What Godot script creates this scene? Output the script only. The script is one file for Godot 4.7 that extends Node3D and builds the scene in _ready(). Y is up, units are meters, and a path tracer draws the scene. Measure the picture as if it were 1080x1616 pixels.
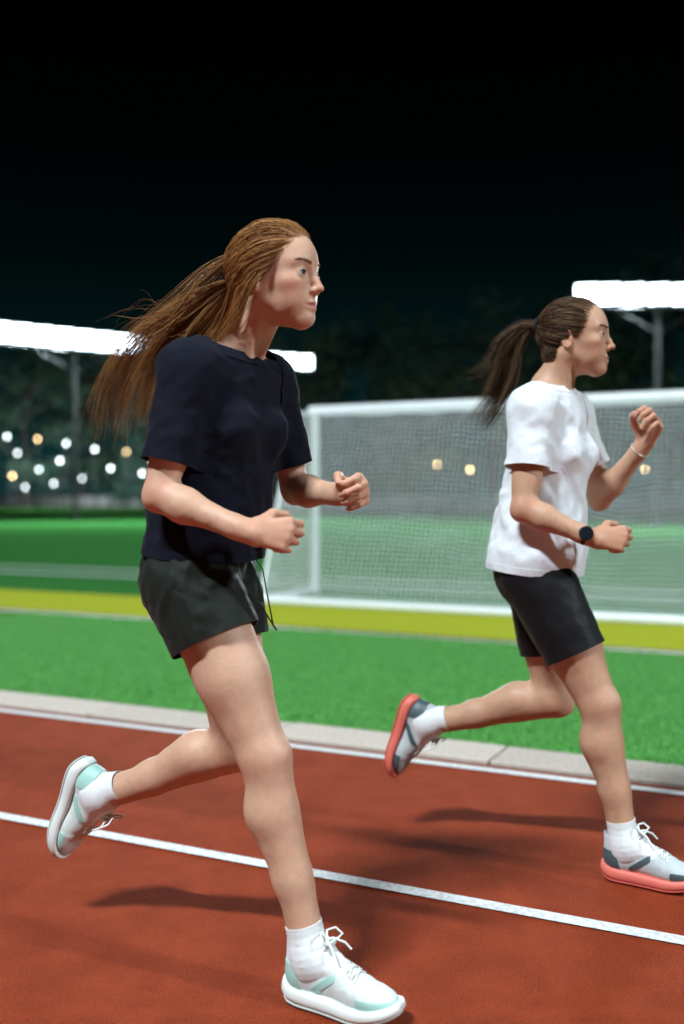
extends Node3D
# Two runners on an athletics track at night, under floodlights. Metres, y up.

const TURN := -25.8 * PI / 180.0      # the straight runs to the picture's right and towards the camera
const CAM_H := 1.06
var rng := RandomNumberGenerator.new()
var mats := {}

# ------------------------------------------------------------------ geometry store
class Geo:
	var v := PackedVector3Array()
	var n := PackedVector3Array()
	var c := PackedColorArray()
	var t := PackedInt32Array()
	func vert(p: Vector3, nn: Vector3, col := Color.WHITE) -> int:
		v.append(p); n.append(nn); c.append(col)
		return v.size() - 1
	func tri(a: int, b: int, d: int):      # counter-clockwise seen from outside; flipped when committed
		t.append(a); t.append(b); t.append(d)
	func quad(a: Vector3, b: Vector3, d: Vector3, e: Vector3, col := Color.WHITE):
		var nn := (b - a).cross(d - a)
		if nn.length_squared() < 1e-14:
			nn = (d - a).cross(e - a)
		nn = nn.normalized()
		var i := vert(a, nn, col)
		vert(b, nn, col); vert(d, nn, col); vert(e, nn, col)
		tri(i, i + 1, i + 2); tri(i, i + 2, i + 3)
	func box(m: Transform3D, s: Vector3, bev := 0.0, col := Color.WHITE):
		var h := s * 0.5
		if bev <= 0.0:
			for ax in 3:
				for sg in [-1.0, 1.0]:
					var u := Vector3.ZERO; var w := Vector3.ZERO; var o := Vector3.ZERO
					o[ax] = h[ax] * sg; u[(ax + 1) % 3] = h[(ax + 1) % 3]; w[(ax + 2) % 3] = h[(ax + 2) % 3] * sg
					quad(m * (o - u - w), m * (o + u - w), m * (o + u + w), m * (o - u + w), col)
			return
		for ax in 3:
			var b1 := (ax + 1) % 3; var b2 := (ax + 2) % 3
			for sg in [-1.0, 1.0]:
				var u := Vector3.ZERO; var w := Vector3.ZERO; var o := Vector3.ZERO
				o[ax] = h[ax] * sg; u[b1] = h[b1] - bev; w[b2] = (h[b2] - bev) * sg
				quad(m * (o - u - w), m * (o + u - w), m * (o + u + w), m * (o - u + w), col)
			for s1 in [-1.0, 1.0]:
				for s2 in [-1.0, 1.0]:
					var e := Vector3.ZERO; e[ax] = h[ax] - bev
					var p := Vector3.ZERO; p[b1] = h[b1] * s1; p[b2] = (h[b2] - bev) * s2
					var q := Vector3.ZERO; q[b1] = (h[b1] - bev) * s1; q[b2] = h[b2] * s2
					if s1 * s2 > 0:
						quad(m * (p - e), m * (p + e), m * (q + e), m * (q - e), col)
					else:
						quad(m * (p + e), m * (p - e), m * (q - e), m * (q + e), col)
		for sx in [-1.0, 1.0]:
			for sy in [-1.0, 1.0]:
				for sz in [-1.0, 1.0]:
					var a := m * Vector3(h.x * sx, (h.y - bev) * sy, (h.z - bev) * sz)
					var b := m * Vector3((h.x - bev) * sx, h.y * sy, (h.z - bev) * sz)
					var d := m * Vector3((h.x - bev) * sx, (h.y - bev) * sy, h.z * sz)
					var nn := m.basis * Vector3(sx, sy, sz).normalized()
					var i := vert(a, nn, col)
					vert(b, nn, col); vert(d, nn, col)
					if sx * sy * sz > 0: tri(i, i + 1, i + 2)
					else: tri(i, i + 2, i + 1)
	func tube(pts: PackedVector3Array, rad: PackedFloat32Array, sides := 6, col := Color.WHITE, flat := 1.0, ref := Vector3.ZERO):
		var base := v.size()
		var cnt := pts.size()
		var up := ref
		for i in cnt:
			var d := (pts[mini(i + 1, cnt - 1)] - pts[maxi(i - 1, 0)]).normalized()
			if up == Vector3.ZERO:
				up = Vector3.UP if absf(d.y) < 0.9 else Vector3.RIGHT
			var sd := d.cross(up)
			if sd.length_squared() < 1e-8: sd = d.cross(Vector3(0.3, 0.7, 0.5))
			sd = sd.normalized()
			var u2 := sd.cross(d).normalized()
			up = u2
			for k in sides:
				var a := TAU * k / sides
				var o := sd * cos(a) + u2 * sin(a) * flat
				vert(pts[i] + o * rad[i], (sd * cos(a) * flat + u2 * sin(a)).normalized(), col)
		for i in cnt - 1:
			for k in sides:
				var a := base + i * sides + k; var b := base + i * sides + (k + 1) % sides
				tri(a, a + sides, b); tri(b, a + sides, b + sides)
		for e in [0, cnt - 1]:
			if rad[e] > 0.0008:
				var dd := (pts[1] - pts[0]) if e == 0 else (pts[cnt - 1] - pts[cnt - 2])
				dd = -dd.normalized() if e == 0 else dd.normalized()
				var s0 := v.size()
				for k in sides: vert(v[base + e * sides + k], dd, col)
				for k in sides - 2:
					if e == 0: tri(s0, s0 + k + 1, s0 + k + 2)
					else: tri(s0, s0 + k + 2, s0 + k + 1)
	func lathe(m: Transform3D, prof: Array, sides := 16, col := Color.WHITE):   # prof: [radius, height]
		for i in prof.size() - 1:
			var r0: float = prof[i][0]; var y0: float = prof[i][1]; var r1: float = prof[i + 1][0]; var y1: float = prof[i + 1][1]
			var nx := (y1 - y0); var ny := (r0 - r1)
			var b := v.size()
			for k in sides + 1:
				var a := TAU * k / sides
				var nn := (m.basis * Vector3(cos(a) * nx, ny, -sin(a) * nx)).normalized()
				vert(m * Vector3(cos(a) * r0, y0, -sin(a) * r0), nn, col)
				vert(m * Vector3(cos(a) * r1, y1, -sin(a) * r1), nn, col)
			for k in sides:
				var q := b + k * 2
				tri(q, q + 2, q + 3); tri(q, q + 3, q + 1)
	func add(o: Geo, m := Transform3D.IDENTITY):
		var b := v.size()
		for i in o.v.size():
			vert(m * o.v[i], (m.basis * o.n[i]).normalized(), o.c[i])
		for i in o.t: t.append(i + b)
	func mesh(colored := false) -> ArrayMesh:
		var arr := []
		arr.resize(Mesh.ARRAY_MAX)
		var idx := PackedInt32Array()
		idx.resize(t.size())
		for i in range(0, t.size(), 3):
			idx[i] = t[i]; idx[i + 1] = t[i + 2]; idx[i + 2] = t[i + 1]
		arr[Mesh.ARRAY_VERTEX] = v; arr[Mesh.ARRAY_NORMAL] = n; arr[Mesh.ARRAY_INDEX] = idx
		if colored: arr[Mesh.ARRAY_COLOR] = c
		var m := ArrayMesh.new()
		m.add_surface_from_arrays(Mesh.PRIMITIVE_TRIANGLES, arr)
		return m
	# keep what has h >= 0
	func clip(h: PackedFloat32Array) -> Geo:
		var o := Geo.new()
		var mapv := PackedInt32Array(); mapv.resize(v.size()); mapv.fill(-1)
		var cut := {}
		for i in range(0, t.size(), 3):
			var ids := [t[i], t[i + 1], t[i + 2]]
			var poly := PackedInt32Array()
			for k in 3:
				var a: int = ids[k]; var b: int = ids[(k + 1) % 3]
				if h[a] >= 0.0:
					if mapv[a] < 0: mapv[a] = o.vert(v[a], n[a], c[a])
					poly.append(mapv[a])
				if (h[a] >= 0.0) != (h[b] >= 0.0):
					var key := mini(a, b) * 4194304 + maxi(a, b)
					if not cut.has(key):
						var f := h[a] / (h[a] - h[b])
						cut[key] = o.vert(v[a].lerp(v[b], f), n[a].lerp(n[b], f).normalized(), c[a].lerp(c[b], f))
					poly.append(cut[key])
			for k in range(1, poly.size() - 1): o.tri(poly[0], poly[k], poly[k + 1])
		return o
	func shell(th: float) -> Geo:
		var o := Geo.new()
		o.v = v.duplicate(); o.n = n.duplicate(); o.c = c.duplicate(); o.t = t.duplicate()
		var nv := v.size()
		for i in nv: o.vert(v[i] - n[i] * th, -n[i], c[i])
		var edges := {}
		for i in range(0, t.size(), 3):
			o.tri(t[i] + nv, t[i + 2] + nv, t[i + 1] + nv)
			for k in 3:
				var a := t[i + k]; var b := t[i + (k + 1) % 3]
				var rk := b * 4194304 + a
				if edges.has(rk): edges.erase(rk)
				else: edges[a * 4194304 + b] = 1
		for key in edges:
			var a: int = int(key) / 4194304; var b: int = int(key) % 4194304
			o.quad(v[b], v[a], v[a] - n[a] * th, v[b] - n[b] * th, c[a])
		return o

# ------------------------------------------------------------------ smooth bodies: tapered capsules and ellipsoids joined with a smooth minimum, meshed as surface nets
class Prim:
	var kind := 0
	var a: Vector3
	var ba: Vector3
	var ib: float
	var ra: float
	var dr: float
	var inv: Transform3D
	var rad: Vector3
	var rad2: Vector3
	var k := 0.02
	var sub := false

class Field:
	var all: Array[Prim] = []
	var act: Array[Prim] = []
	var disp: Callable
	var disp_max := 0.0
	var V := PackedVector3Array()
	var cellv := {}
	var edges := PackedInt32Array()     # axis and sign, then i, j, k
	var cs := 0.01
	var org := Vector3.ZERO
	var vals := PackedFloat32Array()
	var zones := []                     # [centre, radius] left to a finer grid
	var cut_p := Vector3.ZERO            # only what lies on this side of a plane, and inside a ball
	var cut_n := Vector3.ZERO
	var ball_p := Vector3.ZERO
	var ball_r := 0.0
	func cone(a: Vector3, ra: float, b: Vector3, rb: float, k := 0.02, sub := false) -> Prim:
		var q := Prim.new()
		q.a = a; q.ba = b - a; q.ib = 1.0 / maxf(q.ba.length_squared(), 1e-9); q.ra = ra; q.dr = rb - ra; q.k = k; q.sub = sub
		all.append(q); return q
	func ball(a: Vector3, r: float, k := 0.02, sub := false) -> Prim:
		return cone(a, r, a + Vector3(0, 1e-4, 0), r, k, sub)
	func oval(m: Transform3D, r: Vector3, k := 0.02, sub := false) -> Prim:
		var q := Prim.new()
		q.kind = 1; q.inv = m.affine_inverse(); q.rad = r; q.rad2 = r * r; q.k = k; q.sub = sub
		all.append(q); return q
	func one(q: Prim, p: Vector3) -> float:
		if q.kind == 0:
			var pa := p - q.a
			var h := clampf(pa.dot(q.ba) * q.ib, 0.0, 1.0)
			return (pa - q.ba * h).length() - q.ra - q.dr * h
		var l := q.inv * p
		var k0 := (l / q.rad).length()
		var k1 := (l / q.rad2).length()
		return k0 * (k0 - 1.0) / maxf(k1, 1e-6)
	func d(p: Vector3) -> float:
		var r := 1e3
		for q in act:
			var x := 0.0
			if q.kind == 0:
				var pa := p - q.a
				var h := clampf(pa.dot(q.ba) * q.ib, 0.0, 1.0)
				x = (pa - q.ba * h).length() - q.ra - q.dr * h
			else:
				var l := q.inv * p
				var k0 := (l / q.rad).length()
				x = k0 * (k0 - 1.0) / maxf((l / q.rad2).length(), 1e-6)
			if q.sub:
				x = -x
				var e := q.k - absf(r - x)
				if x > r: r = x
				if e > 0.0: r += e * e / q.k * 0.25
			else:
				var e := q.k - absf(r - x)
				if x < r: r = x
				if e > 0.0: r -= e * e / q.k * 0.25
		if disp_max > 0.0: r += disp.call(p)
		return r
	func full(p: Vector3) -> float:
		act = all
		return d(p)
	func _node(i: int, j: int, k: int, size: int, list: Array[Prim]):
		var s := cs * size
		var ctr := org + Vector3(i, j, k) * cs + Vector3.ONE * s * 0.5
		var r := s * 0.87
		if cut_n != Vector3.ZERO and cut_n.dot(ctr - cut_p) < -r: return
		if ball_r > 0.0 and ctr.distance_to(ball_p) > ball_r + r: return
		for z in zones:
			if ctr.distance_to(z[0]) + r < z[1]: return
		var ds := PackedFloat32Array()
		var dmin := 1e9
		for q in list:
			var x := one(q, ctr)
			ds.append(x)
			if not q.sub and x < dmin: dmin = x
		if dmin > r * 1.5 + 0.02 + disp_max: return
		var keep: Array[Prim] = []
		for m in list.size():
			if ds[m] < ((2.0 * r + list[m].k + 0.004) if list[m].sub else (dmin + 2.2 * r + list[m].k + 0.012)): keep.append(list[m])
		act = keep
		if size <= 16:
			var dc := d(ctr)
			if absf(dc) > r * 1.45 + disp_max * 0.5: return
		if size > 4:
			var h := size / 2
			for x in 2:
				for y in 2:
					for z in 2: _node(i + x * h, j + y * h, k + z * h, h, keep)
			return
		_leaf(i, j, k)
	func _leaf(i: int, j: int, k: int):
		var neg := 0
		var at := 0
		for x in 5:
			for y in 5:
				for z in 5:
					var val := d(org + Vector3(i + x, j + y, k + z) * cs)
					vals[at] = val
					if val < 0.0: neg += 1
					at += 1
		if neg == 0 or neg == 125: return
		for x in 4:
			for y in 4:
				for z in 4:
					var b := x * 25 + y * 5 + z
					var v0 := vals[b]; var vz := vals[b + 1]; var vy := vals[b + 5]; var vyz := vals[b + 6]
					var vx := vals[b + 25]; var vxz := vals[b + 26]; var vxy := vals[b + 30]; var vxyz := vals[b + 31]
					var s0 := v0 < 0.0
					var cnt := int(s0) + int(vz < 0.0) + int(vy < 0.0) + int(vyz < 0.0) + int(vx < 0.0) + int(vxz < 0.0) + int(vxy < 0.0) + int(vxyz < 0.0)
					if cnt == 0 or cnt == 8: continue
					var sum := Vector3.ZERO
					var m := 0
					if s0 != (vx < 0.0): sum += Vector3(v0 / (v0 - vx), 0, 0); m += 1
					if s0 != (vy < 0.0): sum += Vector3(0, v0 / (v0 - vy), 0); m += 1
					if s0 != (vz < 0.0): sum += Vector3(0, 0, v0 / (v0 - vz)); m += 1
					if (vx < 0.0) != (vxy < 0.0): sum += Vector3(1, vx / (vx - vxy), 0); m += 1
					if (vx < 0.0) != (vxz < 0.0): sum += Vector3(1, 0, vx / (vx - vxz)); m += 1
					if (vy < 0.0) != (vxy < 0.0): sum += Vector3(vy / (vy - vxy), 1, 0); m += 1
					if (vy < 0.0) != (vyz < 0.0): sum += Vector3(0, 1, vy / (vy - vyz)); m += 1
					if (vz < 0.0) != (vxz < 0.0): sum += Vector3(vz / (vz - vxz), 0, 1); m += 1
					if (vz < 0.0) != (vyz < 0.0): sum += Vector3(0, vz / (vz - vyz), 1); m += 1
					if (vxy < 0.0) != (vxyz < 0.0): sum += Vector3(1, 1, vxy / (vxy - vxyz)); m += 1
					if (vxz < 0.0) != (vxyz < 0.0): sum += Vector3(1, vxz / (vxz - vxyz), 1); m += 1
					if (vyz < 0.0) != (vxyz < 0.0): sum += Vector3(vyz / (vyz - vxyz), 1, 1); m += 1
					var gi := i + x; var gj := j + y; var gk := k + z
					cellv[(gi * 4096 + gj) * 4096 + gk] = V.size()
					V.append(org + (Vector3(gi, gj, gk) + sum / m) * cs)
					if s0 != (vx < 0.0): edges.append_array([0 if s0 else 3, gi, gj, gk])
					if s0 != (vy < 0.0): edges.append_array([1 if s0 else 4, gi, gj, gk])
					if s0 != (vz < 0.0): edges.append_array([2 if s0 else 5, gi, gj, gk])
	func build(lo: Vector3, hi: Vector3, cell: float, smooth := 1) -> Geo:
		cs = cell
		org = lo
		V = PackedVector3Array(); cellv = {}; edges = PackedInt32Array()
		vals.resize(125)
		var ext := hi - lo
		var top := 32
		var nn := Vector3i((ext / (cs * top)).ceil())
		for x in nn.x:
			for y in nn.y:
				for z in nn.z: _node(x * top, y * top, z * top, top, all)
		var g := Geo.new()
		g.v = V
		g.n.resize(V.size())
		g.c.resize(V.size()); g.c.fill(Color.WHITE)
		for e in range(0, edges.size(), 4):
			var ax := edges[e] % 3
			var i := edges[e + 1]; var j := edges[e + 2]; var k := edges[e + 3]
			var base := (i * 4096 + j) * 4096 + k
			var o1: int = [4096, 1, 16777216][ax]; var o2: int = [1, 16777216, 4096][ax]
			var a: int = cellv.get(base - o1 - o2, -1); var b: int = cellv.get(base - o2, -1)
			var c2: int = cellv.get(base, -1); var d2: int = cellv.get(base - o1, -1)
			if a < 0 or b < 0 or c2 < 0 or d2 < 0: continue
			if edges[e] < 3: g.t.append_array([a, b, c2, a, c2, d2])
			else: g.t.append_array([a, c2, b, a, d2, c2])
		for s in smooth:
			var acc := PackedVector3Array(); acc.resize(g.v.size())
			var cn := PackedInt32Array(); cn.resize(g.v.size())
			for i in range(0, g.t.size(), 3):
				var a := g.t[i]; var b := g.t[i + 1]; var c3 := g.t[i + 2]
				acc[a] += g.v[b]; acc[b] += g.v[c3]; acc[c3] += g.v[a]
				cn[a] += 1; cn[b] += 1; cn[c3] += 1
			for i in g.v.size():
				if cn[i] > 2: g.v[i] = g.v[i].lerp(acc[i] / cn[i], 0.5)
		for i in range(0, g.t.size(), 3):
			var a := g.t[i]; var b := g.t[i + 1]; var c3 := g.t[i + 2]
			var nv := (g.v[b] - g.v[a]).cross(g.v[c3] - g.v[a])
			g.n[a] += nv; g.n[b] += nv; g.n[c3] += nv
		for i in g.n.size(): g.n[i] = g.n[i].normalized()
		return g

# ------------------------------------------------------------------ nodes
func numbered(called: String, parent: Node) -> String:
	if not parent.has_node(NodePath(called)): return called
	var i := 1
	while parent.has_node(NodePath("%s_%03d" % [called, i])): i += 1
	return "%s_%03d" % [called, i]

func put(called: String, mesh: Mesh, mat: Material, parent: Node = self, m := Transform3D.IDENTITY) -> MeshInstance3D:
	var o := MeshInstance3D.new()
	o.name = numbered(called, parent)
	o.mesh = mesh
	o.material_override = mat
	o.transform = m
	parent.add_child(o, true)
	return o

func thing(called: String, at := Vector3.ZERO, turn := 0.0) -> Node3D:
	var o := Node3D.new()
	o.name = numbered(called, self)
	add_child(o, true)
	o.position = at
	o.rotation.y = turn
	return o

func tag(o: Node, label: String, category: String, group := "", kind := ""):
	if label: o.set_meta("label", label)
	if category: o.set_meta("category", category)
	if group: o.set_meta("group", group)
	if kind: o.set_meta("kind", kind)

func srgb(r: float, g: float, b: float) -> Color:
	return Color(r, g, b).linear_to_srgb()

func mat(key: String, col: Color, rough := 0.6, metal := 0.0) -> StandardMaterial3D:
	if mats.has(key): return mats[key]
	var m := StandardMaterial3D.new()
	m.albedo_color = col.linear_to_srgb()
	m.roughness = rough
	m.metallic = metal
	mats[key] = m
	return m

func noise_tex(freq: float, seed_: int, size := 512, c0 := Color.BLACK, c1 := Color.WHITE, octaves := 4, normal := false, lo := 0.0, hi := 1.0) -> NoiseTexture2D:
	var nz := FastNoiseLite.new()
	nz.noise_type = FastNoiseLite.TYPE_SIMPLEX_SMOOTH
	nz.seed = seed_
	nz.frequency = freq
	nz.fractal_octaves = octaves
	var t := NoiseTexture2D.new()
	t.width = size; t.height = size; t.seamless = true; t.noise = nz
	t.normalize = true
	if normal:
		t.as_normal_map = true; t.bump_strength = 6.0
	else:
		var gr := Gradient.new()
		gr.set_color(0, c0); gr.set_color(1, c1)
		gr.set_offset(0, lo); gr.set_offset(1, hi)
		t.color_ramp = gr
	return t

func grained(key: String, c0: Color, c1: Color, freq: float, scale: float, rough: float, seed_: int, bump := 0.0, bump_freq := 0.2, lo := 0.2, hi := 0.8) -> StandardMaterial3D:
	if mats.has(key): return mats[key]
	var m := StandardMaterial3D.new()
	m.albedo_texture = noise_tex(freq, seed_, 512, c0.linear_to_srgb(), c1.linear_to_srgb(), 5, false, lo, hi)
	m.roughness = rough
	m.metallic_specular = 0.12
	m.uv1_triplanar = true
	m.uv1_world_triplanar = true
	m.uv1_scale = Vector3.ONE * scale
	if bump > 0.0:
		m.normal_enabled = true
		m.normal_texture = noise_tex(bump_freq, seed_ + 7, 512, Color.BLACK, Color.WHITE, 3, true)
		m.normal_scale = bump
	mats[key] = m
	return m

# ------------------------------------------------------------------ place
func along(s: float, n: float, y := 0.0) -> Vector3:      # s metres along the straight, n metres across it, away from the camera
	return Vector3(s * cos(TURN) + n * -sin(TURN), y, -s * sin(TURN) - n * cos(TURN))

func strip(called: String, s0: float, s1: float, n0: float, n1: float, y: float, m: Material, th := 0.0) -> MeshInstance3D:
	var g := Geo.new()
	if th > 0.0:
		g.box(Transform3D(Basis.IDENTITY, Vector3((s0 + s1) / 2, y - th / 2, -(n0 + n1) / 2)), Vector3(s1 - s0, th, n1 - n0), 0.006)
	else:
		var cuts := 12
		for i in cuts:
			var a := lerpf(s0, s1, float(i) / cuts); var b := lerpf(s0, s1, float(i + 1) / cuts)
			g.quad(Vector3(a, y, -n0), Vector3(b, y, -n0), Vector3(b, y, -n1), Vector3(a, y, -n1))
	var o := put(called, g.mesh(), m)
	o.rotation.y = TURN
	o.set_meta("kind", "structure")
	return o

func build_ground():
	var dark := grained("soil", Color(0.02, 0.03, 0.015), Color(0.035, 0.05, 0.02), 0.02, 0.4, 0.95, 3)
	var g := Geo.new()
	g.quad(Vector3(-400, 0, 400), Vector3(400, 0, 400), Vector3(400, 0, -400), Vector3(-400, 0, -400))
	put("ground", g.mesh(), dark).set_meta("kind", "structure")
	# the red running surface, 8 lanes
	var red := grained("track", Color(0.19, 0.028, 0.011), Color(0.42, 0.074, 0.027), 0.42, 1.2, 0.85, 11, 0.9, 0.45)
	red.detail_enabled = true
	red.detail_blend_mode = BaseMaterial3D.BLEND_MODE_MUL
	red.detail_albedo = noise_tex(0.008, 31, 512, Color(0.93, 0.92, 0.91), Color(1, 1, 1), 4, false, 0.2, 0.8)
	strip("running_track", -70, 70, -6.06, 3.80, 0.006, red)
	var white := grained("line_paint", Color(0.55, 0.53, 0.52), Color(0.80, 0.79, 0.78), 0.05, 1.7, 0.7, 17, 0.4, 0.35)
	for k in 9:
		var n := 3.725 - 1.22 * k - (0.02 if k else 0.0)
		strip("lane_line", -70, 70, n - 0.025, n + 0.025, 0.010, white)
	# pale edging between the red surface and the turf, slab after slab
	var edge := Node3D.new()
	edge.name = "edging"
	add_child(edge, true)
	edge.rotation.y = TURN
	edge.set_meta("kind", "structure")
	var stone := []
	for i in 3:
		stone.append(grained("slab%d" % i, Color(0.42, 0.34, 0.29) * (1.0 + 0.06 * i), Color(0.54, 0.46, 0.40) * (1.0 + 0.06 * i), 0.06, 1.3, 0.85, 40 + i, 0.5, 0.25))
	var sl := Geo.new()
	sl.box(Transform3D.IDENTITY, Vector3(0.992, 0.06, 0.26), 0.006)
	var slm := sl.mesh()
	rng.seed = 5
	for i in range(-14, 15):
		put("edging_slab", slm, stone[rng.randi() % 3], edge, Transform3D(Basis(Vector3.UP, rng.randf_range(-0.003, 0.003)), Vector3(i + 0.3, -0.008 + rng.randf_range(-0.002, 0.002), -3.94)))
	# turf apron, dark slot drain, yellow run-off strip, pitch
	var turf := grained("turf", Color(0.085, 0.29, 0.055), Color(0.11, 0.37, 0.070), 0.05, 1.1, 0.85, 21, 0.9, 0.3)
	turf.detail_enabled = true
	turf.detail_blend_mode = BaseMaterial3D.BLEND_MODE_MUL
	turf.detail_albedo = noise_tex(0.006, 33, 512, Color(0.80, 0.84, 0.74), Color(1, 1, 1), 4, false, 0.25, 0.75)
	strip("turf_apron", -60, 60, 4.05, 6.96, 0.008, turf)
	strip("concrete_margin", -60, 60, 6.96, 7.06, 0.016, stone[0])
	strip("slot_drain", -60, 60, 7.06, 7.15, 0.012, mat("drain", Color(0.02, 0.018, 0.016), 0.6))
	var yel := grained("yellow_surface", Color(0.32, 0.34, 0.025), Color(0.44, 0.46, 0.045), 0.05, 1.0, 0.8, 51, 0.5, 0.3)
	strip("yellow_strip", -60, 60, 7.15, 8.62, 0.016, yel)
	var pitch := grained("pitch", Color(0.036, 0.15, 0.034), Color(0.052, 0.20, 0.048), 0.03, 0.35, 0.9, 61, 0.8, 0.3)
	for m in [turf, yel, pitch]: m.metallic_specular = 0.0
	strip("football_pitch", -75, 75, 8.62, 75.0, 0.008, pitch)
	for n in [10.6, 11.6]:
		strip("touch_line", -75, 75, n, n + 0.12, 0.014, white)
	strip("touch_line", -75, 75, 70.0, 70.12, 0.014, white)
	# turf fibres standing up out of the apron and the near pitch
	var bl := Geo.new()
	rng.seed = 77
	for b in 7:
		var a := rng.randf() * TAU
		var r := rng.randf_range(0.0, 0.016)
		var o := Vector3(cos(a * 2.3) * r, 0, sin(a * 2.3) * r)
		var side := Vector3(cos(a), 0, sin(a)) * 0.0016
		var lean := Vector3(-sin(a), 0, cos(a)) * rng.randf_range(0.002, 0.014)
		var h := rng.randf_range(0.018, 0.03)
		bl.quad(o - side, o + side, o + side * 0.7 + lean * 0.4 + Vector3.UP * h * 0.6, o - side * 0.7 + lean * 0.4 + Vector3.UP * h * 0.6)
		bl.quad(o - side * 0.7 + lean * 0.4 + Vector3.UP * h * 0.6, o + side * 0.7 + lean * 0.4 + Vector3.UP * h * 0.6, o + lean + Vector3.UP * h + side * 0.2, o + lean + Vector3.UP * h - side * 0.2)
	var fib := mat("fibre", Color(1, 1, 1), 0.6)
	fib.vertex_color_use_as_albedo = true
	var mm := MultiMesh.new()
	mm.transform_format = MultiMesh.TRANSFORM_3D
	mm.use_colors = true
	mm.mesh = bl.mesh()
	var cnt := 90000
	mm.instance_count = cnt
	for i in cnt:
		var s := rng.randf_range(-6.5, 4.5)
		var n := rng.randf_range(4.075, 6.95)
		var k := rng.randf_range(0.75, 1.2)
		mm.set_instance_transform(i, Transform3D(Basis(Vector3.UP, rng.randf() * TAU).scaled(Vector3(1, k, 1)), along(s, n, 0.006)))
		var w := rng.randf()
		mm.set_instance_color(i, Color(0.095, 0.32, 0.065).lerp(Color(0.13, 0.43, 0.085), w))
	var mi := MultiMeshInstance3D.new()
	mi.name = "turf_fibres"
	mi.multimesh = mm
	mi.material_override = fib
	add_child(mi, true)
	tag(mi, "short bright green artificial turf pile beside the red track", "turf", "", "stuff")

func glow(col: Color, e: float) -> StandardMaterial3D:
	var m := StandardMaterial3D.new()
	m.albedo_color = Color(0.9, 0.9, 0.9)
	m.emission_enabled = true
	m.emission = col
	m.emission_energy_multiplier = e
	m.roughness = 0.3
	return m

# a mast with a row of lamp heads; a and b are the ends of the crossarm
func floodlight(a: Vector3, b: Vector3, heads: int, aim: Vector3, energy: float, label: String, rows := 1):
	var mid := (a + b) / 2
	var t := thing("floodlight_mast", Vector3(mid.x, 0, mid.z))
	tag(t, label, "floodlight", "floodlight masts round the sports ground")
	var steel := mat("galvanised", Color(0.035, 0.04, 0.04), 0.6, 0.3)
	var dark := mat("lamp_housing", Color(0.05, 0.05, 0.055), 0.5, 0.3)
	var o := Vector3(mid.x, 0, mid.z)
	var g := Geo.new()
	g.lathe(Transform3D.IDENTITY, [[0.26, 0.0], [0.26, 0.04], [0.13, 0.06], [0.12, 1.0], [0.07, mid.y + 0.1], [0.0, mid.y + 0.12]], 16)
	put("pole", g.mesh(), steel, t)
	g = Geo.new()
	g.tube(PackedVector3Array([a - o + Vector3(0, -0.05, 0), b - o + Vector3(0, -0.05, 0)]), PackedFloat32Array([0.06, 0.06]), 8)
	for k in 2:
		var e := (a if k == 0 else b).lerp(mid, 0.45) - o
		g.tube(PackedVector3Array([e + Vector3(0, -0.05, 0), Vector3(0, mid.y - 1.0, 0)]), PackedFloat32Array([0.03, 0.03]), 6)
	put("crossarm", g.mesh(), steel, t)
	var wide := a.distance_to(b) / heads
	var hs := minf(wide * 0.86, 0.82)
	var hh := hs * 0.95
	var body := Geo.new()
	body.box(Transform3D(Basis.IDENTITY, Vector3(0, 0, 0.10)), Vector3(hs, hh, 0.13), 0.02)
	for k in 7:                                        # cooling fins
		body.box(Transform3D(Basis.IDENTITY, Vector3((k - 3) * hs * 0.13, 0, 0.19)), Vector3(0.012, hh * 0.86, 0.07))
	for k in [-1.0, 1.0]:
		body.box(Transform3D(Basis.IDENTITY, Vector3(k * (hs * 0.5 + 0.012), -hh * 0.25, 0.12)), Vector3(0.014, hh * 0.55, 0.05))
	var bm := body.mesh()
	var rim := Geo.new()
	for k in 4:
		var ang := k * PI / 2
		var ln := hs if k % 2 == 0 else hh
		var off := (hh if k % 2 == 0 else hs) * 0.5 - 0.012
		rim.box(Transform3D(Basis(Vector3(0, 0, 1), ang), Basis(Vector3(0, 0, 1), ang) * Vector3(0, off, 0.022)), Vector3(ln, 0.022, 0.04), 0.004)
	var rm := rim.mesh()
	var gl := Geo.new()
	gl.box(Transform3D(Basis.IDENTITY, Vector3(0, 0, 0.022)), Vector3(hs - 0.05, hh - 0.05, 0.02))
	var gm := gl.mesh()
	var lit := glow(Color(0.86, 0.95, 1.0), 14.0)
	for r in rows:
		for i in heads:
			var p := a.lerp(b, (i + 0.5) / heads) + Vector3(0, hh * 0.5 + 0.06 + r * (hh + 0.12), 0)
			var look := Transform3D(Basis.IDENTITY, p - o).looking_at(aim - o + (p - mid) * 0.6, Vector3.UP)
			var h := put("floodlight", bm, dark, t, look)
			put("rim", rm, steel, h)
			put("lens", gm, lit, h)
	var lp := mid + Vector3(0, hh * 0.5 * rows + 0.06, 0)
	var l := AreaLight3D.new()
	l.name = "floodlight_beam"
	l.area_size = Vector2(a.distance_to(b), hh * rows)
	l.light_energy = energy
	l.light_color = Color(0.90, 0.97, 1.0)
	l.area_range = 200.0
	l.shadow_enabled = true
	t.add_child(l, true)
	var dirv := (aim - lp).normalized()
	var armv := (b - a).normalized()
	var zz := -dirv
	var xx := (armv - zz * armv.dot(zz)).normalized()
	var yy := zz.cross(xx)
	if yy.y < 0: xx = -xx; yy = -yy
	l.transform = Transform3D(Basis(xx, yy, zz), lp - o + dirv * 0.30)

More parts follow.
